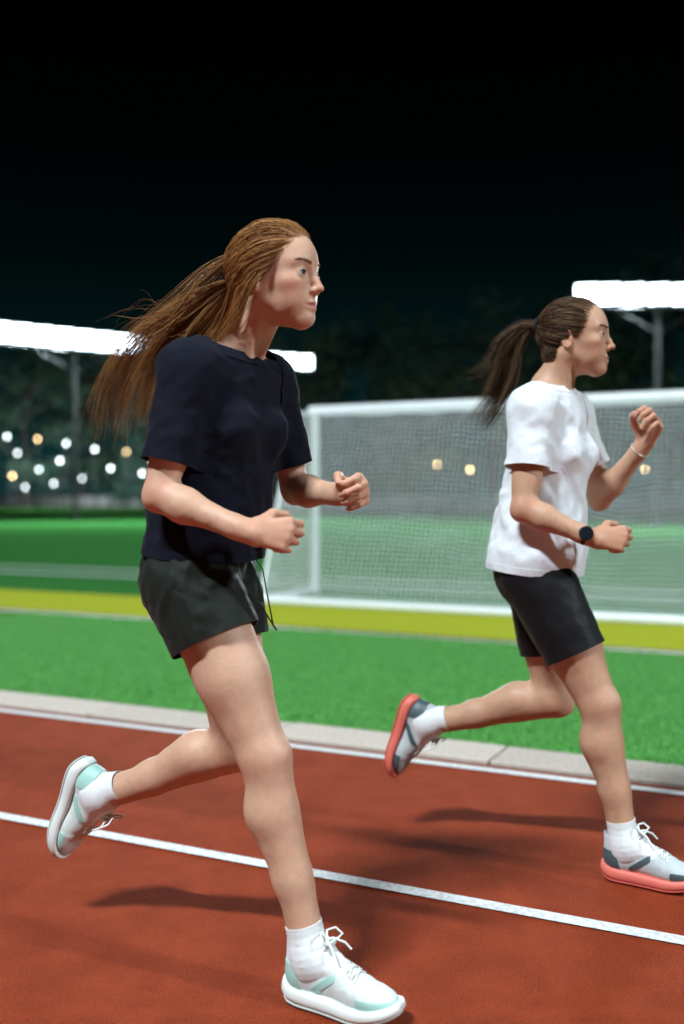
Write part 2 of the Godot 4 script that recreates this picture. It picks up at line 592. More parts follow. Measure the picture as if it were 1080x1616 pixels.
func lamp_post(p: Vector3, h: float, warm: bool, label: String):
	var t := thing("lamp_post", Vector3(p.x, 0, p.z))
	tag(t, label, "street lamp", "small lamps beyond the pitch")
	var g := Geo.new()
	g.lathe(Transform3D.IDENTITY, [[0.11, 0.0], [0.11, 0.3], [0.055, 0.4], [0.04, h - 0.25], [0.0, h - 0.24]], 8)
	put("pole", g.mesh(), mat("lamp_pole", Color(0.04, 0.045, 0.045), 0.5, 0.4), t)
	g = Geo.new()
	g.lathe(Transform3D.IDENTITY, [[0.0, h + 0.26], [0.22, h + 0.18], [0.24, h + 0.14], [0.0, h + 0.13]], 10)
	put("lamp_cap", g.mesh(), mat("lamp_pole", Color.BLACK), t)
	g = Geo.new()
	g.lathe(Transform3D.IDENTITY, [[0.0, h - 0.14], [0.06, h - 0.12], [0.09, h - 0.02], [0.08, h + 0.1], [0.0, h + 0.13]], 10)
	var col := Color(1.0, 0.86, 0.62) if warm else Color(0.92, 0.97, 1.0)
	put("lamp_globe", g.mesh(), glow(col, 2.0 + fmod(absf(p.x) * 7.31, 16.0)), t)
	var l := OmniLight3D.new()
	l.name = "lamp_light"
	l.light_color = col
	l.light_energy = 9.0 if p.x < 0.0 else 22.0
	l.light_size = 0.15
	l.omni_range = 60.0
	l.omni_attenuation = 2.0
	l.shadow_enabled = true
	l.position = Vector3(0, h - 0.05, 0)
	t.add_child(l, true)

func view_point(px: float, depth: float) -> Vector3:     # a spot on the ground at that depth, by bearing
	return Vector3((px - 540.0) / 1586.0 * depth, 0, -depth)

func build_goal():
	var left := along(-5.05, 9.75)
	var t := thing("football_goal", left, TURN)
	tag(t, "white football goal with a sagging net, standing beside the yellow strip", "goal")
	var w := 5.0; var h := 2.0; var dp := 1.15
	var wm := mat("goal_paint", Color(0.78, 0.79, 0.79), 0.4)
	var g := Geo.new()
	for x in [0.0, w]:
		g = Geo.new()
		g.tube(PackedVector3Array([Vector3(x, 0, 0), Vector3(x, h, 0)]), PackedFloat32Array([0.055, 0.055]), 14)
		put("post", g.mesh(), wm, t)
		g = Geo.new()
		g.tube(PackedVector3Array([Vector3(x, 0.045, 0.05), Vector3(x, 0.045, dp)]), PackedFloat32Array([0.038, 0.038]), 10)
		put("ground_bar", g.mesh(), wm, t)
		g = Geo.new()
		g.tube(PackedVector3Array([Vector3(x, h - 0.03, 0.05), Vector3(x, h - 0.06, 0.40), Vector3(x, h - 0.16, 0.48), Vector3(x, 1.0, 0.80), Vector3(x, 0.05, dp)]), PackedFloat32Array([0.02, 0.02, 0.02, 0.02, 0.02]), 8)
		put("net_stay", g.mesh(), wm, t)
	g = Geo.new()
	g.tube(PackedVector3Array([Vector3(-0.05, h, 0), Vector3(w + 0.05, h, 0)]), PackedFloat32Array([0.055, 0.055]), 14)
	put("crossbar", g.mesh(), wm, t)
	g = Geo.new()
	g.tube(PackedVector3Array([Vector3(0, 0.045, dp), Vector3(w, 0.045, dp)]), PackedFloat32Array([0.042, 0.042]), 10)
	put("ground_bar", g.mesh(), wm, t)
	# net: cords both ways over top, back and sides
	var cord := 0.0036
	g = Geo.new()
	var prof := [Vector2(0.0, h), Vector2(0.40, h - 0.06), Vector2(0.48, h - 0.16), Vector2(0.80, 1.0), Vector2(dp, 0.06)]
	var plen := [0.0]
	for i in 4: plen.append(plen[i] + prof[i].distance_to(prof[i + 1]))
	var total: float = plen[4]
	var nz := FastNoiseLite.new()
	nz.seed = 4; nz.frequency = 0.5
	var at := func(x: float, s: float) -> Vector3:
		var i := 0
		while i < 3 and s > plen[i + 1]: i += 1
		var q: Vector2 = prof[i].lerp(prof[i + 1], (s - plen[i]) / (plen[i + 1] - plen[i]))
		var u := sin(PI * clampf(s / total, 0, 1)) * sin(PI * clampf(x / w, 0, 1) )
		var sag := u * (0.10 + 0.10 * nz.get_noise_2d(x * 2.0, s * 2.0)) + 0.03 * absf(sin(x * PI / 0.62)) * sin(PI * clampf(s / total, 0, 1))
		return Vector3(x + 0.03 * nz.get_noise_2d(x * 3.0, s * 3.0 + 50.0) * u, q.y - sag * 0.8, q.x - sag * 0.35)
	var mesh_w := 0.05
	var nx := int(w / mesh_w)
	for i in nx + 1:
		var pts := PackedVector3Array(); var rr := PackedFloat32Array()
		for k in 19:
			pts.append(at.call(w * i / nx, total * k / 18.0)); rr.append(cord)
		g.tube(pts, rr, 3, Color.WHITE, 1.0, Vector3(1, 0, 0))
	var ny := int(total / mesh_w)
	for k in ny + 1:
		var pts := PackedVector3Array(); var rr := PackedFloat32Array()
		for i in 51:
			pts.append(at.call(w * i / 50.0, total * k / ny)); rr.append(cord)
		g.tube(pts, rr, 3)
	for x in [0.0, w]:                                   # side nets
		for i in 20:
			var z := dp * (i + 0.5) / 20.0
			var yt := 0.0
			for q in 4:
				if z >= prof[q].x and z <= prof[q + 1].x: yt = lerpf(prof[q].y, prof[q + 1].y, (z - prof[q].x) / (prof[q + 1].x - prof[q].x))
			g.tube(PackedVector3Array([Vector3(x, 0.06, z), Vector3(x + 0.02, yt * 0.5, z), Vector3(x, yt, z)]), PackedFloat32Array([cord, cord, cord]), 3)
		for k in 38:
			var y := 0.06 + mesh_w * k
			var zt := 0.0
			for q in 4:
				if y <= prof[q].y and y >= prof[q + 1].y: zt = lerpf(prof[q].x, prof[q + 1].x, (prof[q].y - y) / (prof[q].y - prof[q + 1].y))
			g.tube(PackedVector3Array([Vector3(x, y, 0.0), Vector3(x + 0.015, y - 0.01, zt * 0.5), Vector3(x, y, zt)]), PackedFloat32Array([cord, cord, cord]), 3)
	var net := put("net", g.mesh(), mat("net_cord", Color(0.80, 0.82, 0.82), 0.8), t)
	net.set_meta("kind", "stuff")

func build_fence():
	# pale board fence along the far side
	var t := thing("board_fence", Vector3.ZERO, 0.0)
	tag(t, "long low pale board fence along the far side of the pitch", "fence")
	var pm := grained("fence_board", Color(0.28, 0.30, 0.31), Color(0.42, 0.44, 0.45), 0.02, 0.3, 0.7, 81)
	var g := Geo.new()
	g.box(Transform3D.IDENTITY, Vector3(2.94, 1.0, 0.06), 0.01)
	var bm := g.mesh()
	g = Geo.new()
	g.box(Transform3D(Basis.IDENTITY, Vector3(0, 0.62, 0)), Vector3(0.1, 1.24, 0.12), 0.01)
	var qm := g.mesh()
	var n := 76.5
	for i in range(-9, 26):
		var s := (i - 20) * 3.0
		put("fence_board", bm, pm, t, Transform3D(Basis(Vector3.UP, TURN), along(s + 1.5, n, 0.66)))
		put("post", qm, mat("lamp_pole", Color.BLACK), t, Transform3D(Basis(Vector3.UP, TURN), along(s, n)))

func crown_mesh(seed_: int, conifer: bool) -> Array:
	# unit tree, 1 m tall: [trunk mesh, crown mesh]
	rng.seed = seed_
	var tr := Geo.new()
	var pts := PackedVector3Array(); var rr := PackedFloat32Array()
	for i in 9:
		var f := i / 8.0
		pts.append(Vector3(sin(f * 4.0 + seed_) * 0.008 * f, f * (0.97 if conifer else 0.72), cos(f * 3.0 + seed_) * 0.008 * f))
		rr.append(lerpf(0.018, 0.002, f) * (1.25 if i == 0 else 1.0))
	tr.tube(pts, rr, 8)
	var cr := Geo.new()
	var centres := []
	if conifer:
		var tiers := 17
		for i in tiers:
			var f := float(i) / (tiers - 1)
			var y := lerpf(0.10, 0.97, f)
			var reach := lerpf(0.20, 0.012, pow(f, 0.85))
			var arms := int(lerpf(9, 4, f))
			for k in arms:
				var a := TAU * (k + rng.randf() * 0.6) / arms + i * 1.1
				var rl := reach * rng.randf_range(0.7, 1.12)
				var p0 := Vector3(0, y, 0)
				var p1 := Vector3(cos(a) * rl, y - rl * 0.28, sin(a) * rl)
				tr.tube(PackedVector3Array([p0, p0.lerp(p1, 0.5) + Vector3(0, 0.006, 0), p1]), PackedFloat32Array([0.004 * (1.2 - f), 0.0025 * (1.2 - f), 0.0008]), 4)
				for q in 6: centres.append([p0.lerp(p1, 0.25 + 0.75 * q / 5.0), 0.022 + 0.012 * (1 - f)])
	else:
		for k in 11:
			var y0 := rng.randf_range(0.22, 0.66)
			var a := k * 2.4 + rng.randf()
			var rl := rng.randf_range(0.13, 0.25) * (1.15 - 0.5 * absf(y0 - 0.42))
			var p0 := Vector3(0, y0, 0)
			var p1 := Vector3(cos(a) * rl, y0 + rl * rng.randf_range(0.5, 1.1), sin(a) * rl)
			tr.tube(PackedVector3Array([p0, p0.lerp(p1, 0.5) + Vector3(0, 0.02, 0), p1]), PackedFloat32Array([0.008, 0.005, 0.0015]), 5)
			centres.append([p1, 0.085 * rng.randf_range(0.8, 1.3)])
			centres.append([p0.lerp(p1, 0.6) + Vector3(rng.randf_range(-0.05, 0.05), 0.03, rng.randf_range(-0.05, 0.05)), 0.075])
		for k in 10:
			var a := rng.randf() * TAU
			var q := rng.randf_range(0.02, 0.16)
			centres.append([Vector3(cos(a) * q, rng.randf_range(0.55, 0.93) - q * 0.6, sin(a) * q), rng.randf_range(0.06, 0.10)])
		for k in 8:
			var a := rng.randf() * TAU
			centres.append([Vector3(cos(a) * 0.15, rng.randf_range(0.14, 0.30), sin(a) * 0.15), rng.randf_range(0.05, 0.08)])
	for cc in centres:
		var cnt := 12 if conifer else 70
		for i in cnt:
			var dv := Vector3(rng.randfn(), rng.randfn(), rng.randfn()) * 0.5
			if dv.length() > 1.3: continue
			var p: Vector3 = cc[0] + dv * float(cc[1])
			if p.y < 0.03: continue
			var u := Vector3(rng.randfn(), rng.randfn() * 0.6, rng.randfn()).normalized()
			var w := u.cross(Vector3(rng.randfn(), rng.randfn(), rng.randfn())).normalized()
			var s := rng.randf_range(0.010, 0.022)
			cr.quad(p - u * s, p - w * s * 0.5, p + u * s, p + w * s * 0.5)
	return [tr.mesh(), cr.mesh()]

func build_trees():
	var bark := mat("bark", Color(0.045, 0.04, 0.035), 0.9)
	var kinds := []
	for i in 5: kinds.append(crown_mesh(100 + i, i < 2))
	var leaf := []
	for i in 3:
		var m := mat("leaf%d" % i, [Color(0.045, 0.105, 0.080), Color(0.055, 0.115, 0.075), Color(0.040, 0.095, 0.080)][i], 0.7)
		m.backlight_enabled = true
		m.backlight = Color(0.10, 0.16, 0.08)
		leaf.append(m)
	# bearing in picture columns, depth, height, kind
	var spots := [[-330, 96, 17, 2], [-190, 90, 15, 3], [-60, 98, 18, 0], [40, 93, 16, 4], [130, 101, 19, 2], [235, 95, 17.5, 1], [330, 99, 20, 3], [430, 94, 18, 4], [520, 102, 21, 2], [610, 96, 19.5, 0], [690, 99, 22, 3], [780, 93, 21, 4], [870, 101, 25, 2], [960, 95, 24, 3], [1050, 99, 27, 4], [1150, 94, 26, 1], [1260, 100, 25, 2], [1400, 97, 24, 3]]
	var names := ["slim spruce", "tall spruce", "broad leafy tree", "loose leafy tree", "rounded leafy tree"]
	var order := ["first", "second", "third", "fourth", "fifth", "sixth", "seventh", "eighth", "ninth", "tenth", "eleventh", "twelfth", "thirteenth", "fourteenth", "fifteenth", "sixteenth", "seventeenth", "eighteenth"]
	for i in spots.size():
		var q: Array = spots[i]
		var p := view_point(q[0], q[1])
		var t := thing("spruce_tree" if q[3] < 2 else "leafy_tree", p, i * 1.7)
		tag(t, "dark %s, %s along the row behind the board fence" % [names[q[3]], order[i]], "tree", "dark trees behind the board fence")
		var sc := Transform3D(Basis.from_scale(Vector3(q[2] * 1.15, q[2], q[2] * 1.15)), Vector3.ZERO)
		put("trunk", kinds[q[3]][0], bark, t, sc)
		put("crown", kinds[q[3]][1], leaf[i % 3], t, sc)

# ------------------------------------------------------------------ people
# runner's own axes: x forward, y up, z to the runner's right
const Z1 := Vector3(0, 0, 1)

func head_field(f: Field, T: Transform3D, o: Dictionary):
	var P := func(x: float, y: float, z: float) -> Vector3: return T * Vector3(x, y, z)
	var sc := T.basis.x.length()
	var M := func(x: float, y: float, z: float, ex := 0.0, ey := 0.0, ez := 0.0) -> Transform3D:
		return T * Transform3D(Basis.from_euler(Vector3(ex, ey, ez)), Vector3(x, y, z))
	f.oval(M.call(-0.006, 0.036, 0.0), Vector3(0.095, 0.081, 0.073) , 0.02)
	f.oval(M.call(0.016, 0.030, 0.0), Vector3(0.075, 0.070, 0.066), 0.02)
	f.oval(M.call(0.031, -0.032, 0.0, 0, 0, -0.14), Vector3(0.050, 0.068, 0.0495), 0.03)
	f.oval(M.call(0.066, -0.054, 0.0), Vector3(0.0215, 0.028, 0.026), 0.022)
	f.cone(P.call(0.0755, -0.0885, 0.0), 0.0120 * sc, P.call(0.062, -0.088, 0.0), 0.015 * sc, 0.02)
	for s in [-1.0, 1.0]:
		f.cone(P.call(-0.002, -0.044, 0.043 * s), 0.013 * sc, P.call(0.058, -0.086, 0.011 * s), 0.012 * sc, 0.028)
		f.cone(P.call(-0.004, -0.010, 0.053 * s), 0.013 * sc, P.call(-0.002, -0.044, 0.043 * s), 0.012 * sc, 0.03)
		f.oval(M.call(0.054, -0.016, 0.037 * s), Vector3(0.022, 0.015, 0.020), 0.022)
		f.oval(M.call(0.052, -0.046, 0.030 * s), Vector3(0.022, 0.024, 0.018), 0.022)
		f.cone(P.call(0.0790, 0.0245, 0.013 * s), 0.0085 * sc, P.call(0.064, 0.0255, 0.042 * s), 0.0090 * sc, 0.016)
	# eye hollows, then lids round the eyeball
	for s in [-1.0, 1.0]:
		f.oval(M.call(0.090, 0.0045, 0.030 * s, 0, -0.35 * s, 0), Vector3(0.0125, 0.0120, 0.0170), 0.014, true)
	# nose
	f.cone(P.call(0.0845, 0.016, 0), 0.0065 * sc, P.call(0.0965, -0.012, 0), 0.0066 * sc, 0.014)
	f.cone(P.call(0.0965, -0.012, 0), 0.0066 * sc, P.call(0.1065, -0.0285, 0), 0.0076 * sc, 0.008)
	for s in [-1.0, 1.0]:
		f.ball(P.call(0.0940, -0.0325, 0.0092 * s), 0.0066 * sc, 0.008)
		f.ball(P.call(0.0735, 0.0035, 0.0300 * s), 0.0138 * sc, 0.005)
	for s in [-1.0, 1.0]:
		f.oval(M.call(0.0885, 0.0015 if o.get("squint", false) else 0.003, 0.0305 * s, 0, -0.25 * s, 0), Vector3(0.0085, 0.0046, 0.0132), 0.002, true)
		f.ball(P.call(0.1000, -0.0385, 0.0055 * s), 0.0032 * sc, 0.003, true)
	# lips
	for s in [-1.0, 1.0]:
		f.cone(P.call(0.0890, -0.0565, 0.004 * s), 0.0056 * sc, P.call(0.0765, -0.0605, 0.0230 * s), 0.0032 * sc, 0.005)
		f.cone(P.call(0.0875, -0.0672, 0.002 * s), 0.0068 * sc, P.call(0.0760, -0.0625, 0.0215 * s), 0.0034 * sc, 0.005)
		f.cone(P.call(0.0965, -0.0615, 0.0), 0.0016 * sc + o.get("gape", 0.0), P.call(0.0800, -0.0615, 0.0215 * s), 0.0013 * sc, 0.003, true)
	# ears
	for s in [-1.0, 1.0]:
		f.oval(M.call(-0.010, -0.004, 0.0715 * s, 0.0, -0.45 * s, 0.18), Vector3(0.016, 0.029, 0.0060), 0.006)
		var ring := PackedVector3Array()
		for i in 9:
			var a := lerpf(-2.1, 2.6, i / 8.0)
			var e: Transform3D = M.call(-0.010, -0.004, 0.0735 * s, 0.0, -0.45 * s, 0.18)
			ring.append(e * Vector3(-cos(a) * 0.0155, sin(a) * 0.0275, 0.002 * s))
		for i in 8: f.cone(ring[i], 0.0030 * sc, ring[i + 1], 0.0030 * sc, 0.003)
		f.oval(M.call(-0.006, -0.006, 0.0795 * s, 0.0, -0.45 * s, 0.1), Vector3(0.0085, 0.0145, 0.0055), 0.004, true)
		f.ball(P.call(0.0005, -0.006, 0.0745 * s), 0.0042 * sc, 0.004)
	# neck
	var nb: Vector3 = o.neck
	f.cone(P.call(-0.027, -0.040, 0), 0.046 * sc, nb, 0.049, 0.03)
	for s in [-1.0, 1.0]:
		f.cone(P.call(-0.022, -0.045, 0.048 * s), 0.013 * sc, nb + Vector3(0.045, -0.035, 0.018 * s), 0.010, 0.022)

func hand_field(f: Field, W: Vector3, along_: Vector3, palm: Vector3, thumb: Vector3, sc: float, curl: float):
	var dn := along_.normalized()
	var pn := (palm - dn * palm.dot(dn)).normalized()
	var lt := pn.cross(dn).normalized()
	if lt.dot(thumb) < 0: lt = -lt
	var lens := [[0.040, 0.024, 0.019], [0.043, 0.027, 0.020], [0.040, 0.026, 0.019], [0.031, 0.019, 0.016]]
	for i in 4:
		var kn: Vector3 = W + (dn * [0.086, 0.088, 0.083, 0.074][i] + lt * (0.0275 - 0.0185 * i) - pn * [0.0, 0.003, 0.002, -0.002][i]) * sc
		f.cone(W + (dn * 0.010 + lt * (0.014 - 0.0095 * i)) * sc, 0.0125 * sc, kn, 0.0110 * sc, 0.012)
		var p := kn
		var ang := 0.0
		var rr: float = [0.0088, 0.0090, 0.0086, 0.0076][i] * sc
		var bend := [curl * (0.9 + 0.06 * i), curl * 1.25, curl * 0.75]
		var side := lt * (0.06 - 0.05 * i)
		for j in 3:
			ang += bend[j]
			var dir := (dn * cos(ang) + pn * sin(ang) + side * maxf(0.0, cos(ang))).normalized()
			var q: Vector3 = p + dir * lens[i][j] * sc
			f.cone(p, rr * (1.0 - 0.07 * j), q, rr * (0.93 - 0.08 * j), 0.0035)
			p = q
	# thumb leaves the side of the palm near its base
	var b := W + (dn * 0.022 + lt * 0.020 + pn * 0.006) * sc
	var m1 := b + (dn * 0.62 + lt * 0.62 + pn * 0.42).normalized() * 0.042 * sc
	var m2 := m1 + (dn * 0.80 + lt * 0.05 + pn * 0.60).normalized() * 0.032 * sc
	var m3 := m2 + (dn * 0.60 - lt * 0.45 + pn * 0.66).normalized() * 0.026 * sc
	f.cone(b, 0.0150 * sc, m1, 0.0115 * sc, 0.014)
	f.cone(m1, 0.0105 * sc, m2, 0.0092 * sc, 0.004)
	f.cone(m2, 0.0092 * sc, m3, 0.0074 * sc, 0.003)

func torso_field(f: Field, J: Dictionary, fat := 0.0):
	var yaw := atan2((J.shL - J.shR).x, (J.shR - J.shL).z)      # the shoulders turn against the hips
	var sb := Basis(Vector3.UP, -yaw)
	var pb := Basis(Vector3.UP, atan2((J.hipR - J.hipL).x, (J.hipR - J.hipL).z))
	var up: Vector3 = (J.neck - J.pelvis).normalized()
	var lean := Basis(Vector3(0, 0, 1), -atan2(up.x, up.y))
	var L := func(t: float) -> Vector3: return J.pelvis.lerp(J.neck, t)
	f.oval(Transform3D(lean * pb, J.pelvis + Vector3(-0.008, -0.01, 0)), Vector3(0.100 + fat, 0.105, 0.152 + fat), 0.05)
	f.oval(Transform3D(lean, L.call(0.30)), Vector3(0.084 + fat, 0.13, 0.122 + fat), 0.07)
	f.oval(Transform3D(lean * sb, L.call(0.58) + Vector3(0.004, 0, 0)), Vector3(0.095 + fat, 0.150, 0.132 + fat), 0.07)
	f.oval(Transform3D(lean * sb, L.call(0.82) + Vector3(-0.008, 0, 0)), Vector3(0.078 + fat, 0.085, 0.142 + fat), 0.06)
	for s in [-1.0, 1.0]:
		f.oval(Transform3D(lean * sb, L.call(0.64) + sb * Vector3(0.070, -0.010, 0.062 * s)), Vector3(0.046 + fat, 0.052, 0.054), 0.045)
		var hip: Vector3 = J.hipR if s > 0 else J.hipL
		f.oval(Transform3D(pb, hip + Vector3(-0.052, 0.005, -0.012 * s)), Vector3(0.070 + fat, 0.082, 0.072), 0.04)
	var shs := [J.shR, J.shL]
	for sp in shs:
		f.cone(sp, 0.050 + fat, J.neck + Vector3(-0.005, -0.055, 0), 0.048 + fat, 0.04)
		f.cone(sp + Vector3(-0.01, 0.0, 0), 0.035 + fat, J.neck + Vector3(-0.02, 0.01, 0), 0.040 + fat, 0.04)

func limb_field(f: Field, J: Dictionary, o: Dictionary):
	for s in ["R", "L"]:
		var sg := 1.0 if s == "R" else -1.0
		var H: Vector3 = J["hip" + s]; var K: Vector3 = J["kn" + s]; var A: Vector3 = J["an" + s]
		var th := (K - H).normalized(); var sh := (A - K).normalized()
		var tf := Z1.cross(th).normalized(); var sf := Z1.cross(sh).normalized()      # front of thigh and shin
		var tl := H.distance_to(K); var sl := A.distance_to(K)
		f.cone(H + th * 0.01 - tf * 0.006, 0.088, H + th * tl * 0.55 + tf * 0.006, 0.072, 0.03)
		f.cone(H + th * tl * 0.55 + tf * 0.006, 0.072, K - th * 0.035, 0.050, 0.03)
		f.cone(H + th * tl * 0.35 + tf * 0.026, 0.056, K - th * 0.05 + tf * 0.014, 0.037, 0.03)
		f.cone(H + th * tl * 0.45 - tf * 0.026, 0.046, K - th * 0.01 - tf * 0.020, 0.026, 0.03)
		f.ball(K + (tf + sf).normalized() * 0.010, 0.046, 0.03)
		f.oval(Transform3D(Basis(sf, -sh, Z1), K + (tf + sf).normalized() * 0.038), Vector3(0.021, 0.028, 0.024), 0.014)
		f.cone(K, 0.046, K + sh * sl * 0.27 - sf * 0.017, 0.049, 0.025)
		f.cone(K + sh * sl * 0.27 - sf * 0.017, 0.049, K + sh * sl * 0.62 - sf * 0.006, 0.035, 0.03)
		f.cone(K + sh * sl * 0.62 - sf * 0.006, 0.035, A - sf * 0.004, 0.029, 0.03)
		f.cone(K + sh * sl * 0.22 - sf * 0.024 - Z1 * 0.012 * sg, 0.033, K + sh * sl * 0.42 - sf * 0.020 - Z1 * 0.008 * sg, 0.028, 0.03)
		f.cone(K + sh * 0.05 + sf * 0.014, 0.030, A + sf * 0.002, 0.024, 0.03)
		f.cone(H + th * tl * 0.60 + tf * 0.030 - Z1 * 0.024 * sg, 0.026, K - th * 0.045 + tf * 0.014 - Z1 * 0.020 * sg, 0.021, 0.016)
		f.cone(H + th * tl * 0.40 + tf * 0.022 + Z1 * 0.030 * sg, 0.032, K - th * 0.075 + tf * 0.010 + Z1 * 0.022 * sg, 0.021, 0.018)
		f.cone(A - sh * 0.09 - sf * 0.020, 0.012, A + sh * 0.02 - sf * 0.034, 0.014, 0.02)
		f.ball(A - sh * 0.004 + Z1 * 0.020, 0.011, 0.015); f.ball(A - sh * 0.004 - Z1 * 0.020, 0.011, 0.015)
		var fb: Basis = J["foot" + s]
		f.cone(A, 0.024, A + fb * Vector3(0.105, -0.055, 0), 0.020, 0.02)
		f.cone(A, 0.024, A + fb * Vector3(-0.02, -0.045, 0), 0.020, 0.02)
		# arm
		var S: Vector3 = J["sh" + s]; var E: Vector3 = J["el" + s]; var W: Vector3 = J["wr" + s]
		var ua := (E - S).normalized(); var fa := (W - E).normalized()
		var ul := S.distance_to(E); var fl := W.distance_to(E)
		f.cone(S, 0.046, S + ua * 0.09 + Z1 * sg * 0.004, 0.043, 0.03)
		f.cone(S + ua * 0.09, 0.042, E - ua * 0.03, 0.031, 0.03)
		var bi := (fa - ua * fa.dot(ua)).normalized()
		f.cone(S + ua * ul * 0.35 + bi * 0.012, 0.028, S + ua * ul * 0.70 + bi * 0.010, 0.024, 0.03)
		f.cone(S + ua * ul * 0.30 - bi * 0.014, 0.028, E - ua * 0.05 - bi * 0.009, 0.021, 0.03)
		f.ball(E - (bi - ua).normalized() * 0.010, 0.026, 0.025)
		f.cone(E, 0.031, E + fa * fl * 0.28, 0.034, 0.025)
		f.cone(E + fa * fl * 0.28, 0.034, W - fa * 0.02, 0.0225, 0.025)
		f.cone(W - fa * 0.03, 0.0225, W + fa * 0.012, 0.0225, 0.018)
		hand_field(f, W, J["hd" + s] - W, J["pm" + s], J["tb" + s], o.get("hand", 0.95), J["cu" + s])

func bounds(f: Field, pad: float) -> AABB:
	var b := AABB(f.all[0].a, Vector3.ZERO)
	var first := true
	for q in f.all:
		if q.sub: continue
		var bb: AABB
		if q.kind == 0:
			var r := maxf(q.ra, q.ra + q.dr)
			bb = AABB(q.a, Vector3.ZERO).expand(q.a + q.ba).grow(r)
		else:
			var c := q.inv.affine_inverse().origin
			bb = AABB(c, Vector3.ZERO).grow(maxf(q.rad.x, maxf(q.rad.y, q.rad.z)) * 1.05)
		b = bb if first else b.merge(bb)
		first = false
	return b.grow(pad)

func plane_clip(g: Geo, p: Vector3, n: Vector3, near := Vector3.INF, reach := 0.0) -> Geo:
	var h := PackedFloat32Array(); h.resize(g.v.size())
	for i in g.v.size():
		h[i] = n.dot(g.v[i] - p) if reach <= 0.0 or g.v[i].distance_to(near) < reach else 1.0
	return g.clip(h)

func hairline(p: Vector3, o: Dictionary) -> float:      # > 0 where hair grows, in the head's axes
	var pts := [[0.12, 0.060], [0.100, 0.074], [0.085, 0.079], [0.072, 0.073], [0.055, 0.061], [0.035, 0.050], [0.020, 0.041], [0.002, 0.026], [-0.015, 0.012], [-0.024, -0.018], [-0.050, -0.030], [-0.075, -0.045], [-0.095, -0.075], [-0.12, -0.12]]
	var x := -0.12
	for i in pts.size() - 1:
		if p.y <= pts[i][0] and p.y >= pts[i + 1][0]:
			x = lerpf(pts[i + 1][1], pts[i][1], (p.y - pts[i + 1][0]) / (pts[i][0] - pts[i + 1][0]))
	if p.y > 0.12: x = 0.05
	if absf(p.z) > 0.05 and p.y < 0.022 and p.x < 0.010:
		x = minf(x, -0.020 - (0.022 - p.y) * 0.12)
	return x - p.x

func skull(d: Vector3, grow: float) -> Vector3:         # point on the hair's surface in direction d from the skull's middle
	var c := Vector3(-0.006, 0.030, 0)
	var r := Vector3(0.097, 0.086, 0.076) + Vector3.ONE * grow
	var q := d.normalized()
	var k := 1.0 / (q / r).length()
	# nape: a second, lower oval
	var r2 := Vector3(0.046, 0.058, 0.052) + Vector3.ONE * grow
	var oo := (c - Vector3(-0.040, -0.028, 0)) / r2
	var qq := q / r2
	var A2 := qq.dot(qq); var B2 := oo.dot(qq); var C2 := oo.dot(oo) - 1.0
	var D2 := B2 * B2 - A2 * C2
	if D2 > 0.0: k = maxf(k, (-B2 + sqrt(D2)) / A2)
	return c + q * k

func spline(pts: Array, t: float) -> Vector3:
	var n := pts.size() - 1
	var f := clampf(t, 0, 0.9999) * n
	var i := int(f)
	var u := f - i
	var p0: Vector3 = pts[maxi(i - 1, 0)]; var p1: Vector3 = pts[i]; var p2: Vector3 = pts[i + 1]; var p3: Vector3 = pts[mini(i + 2, n)]
	return p1.cubic_interpolate(p2, p0, p3, u)

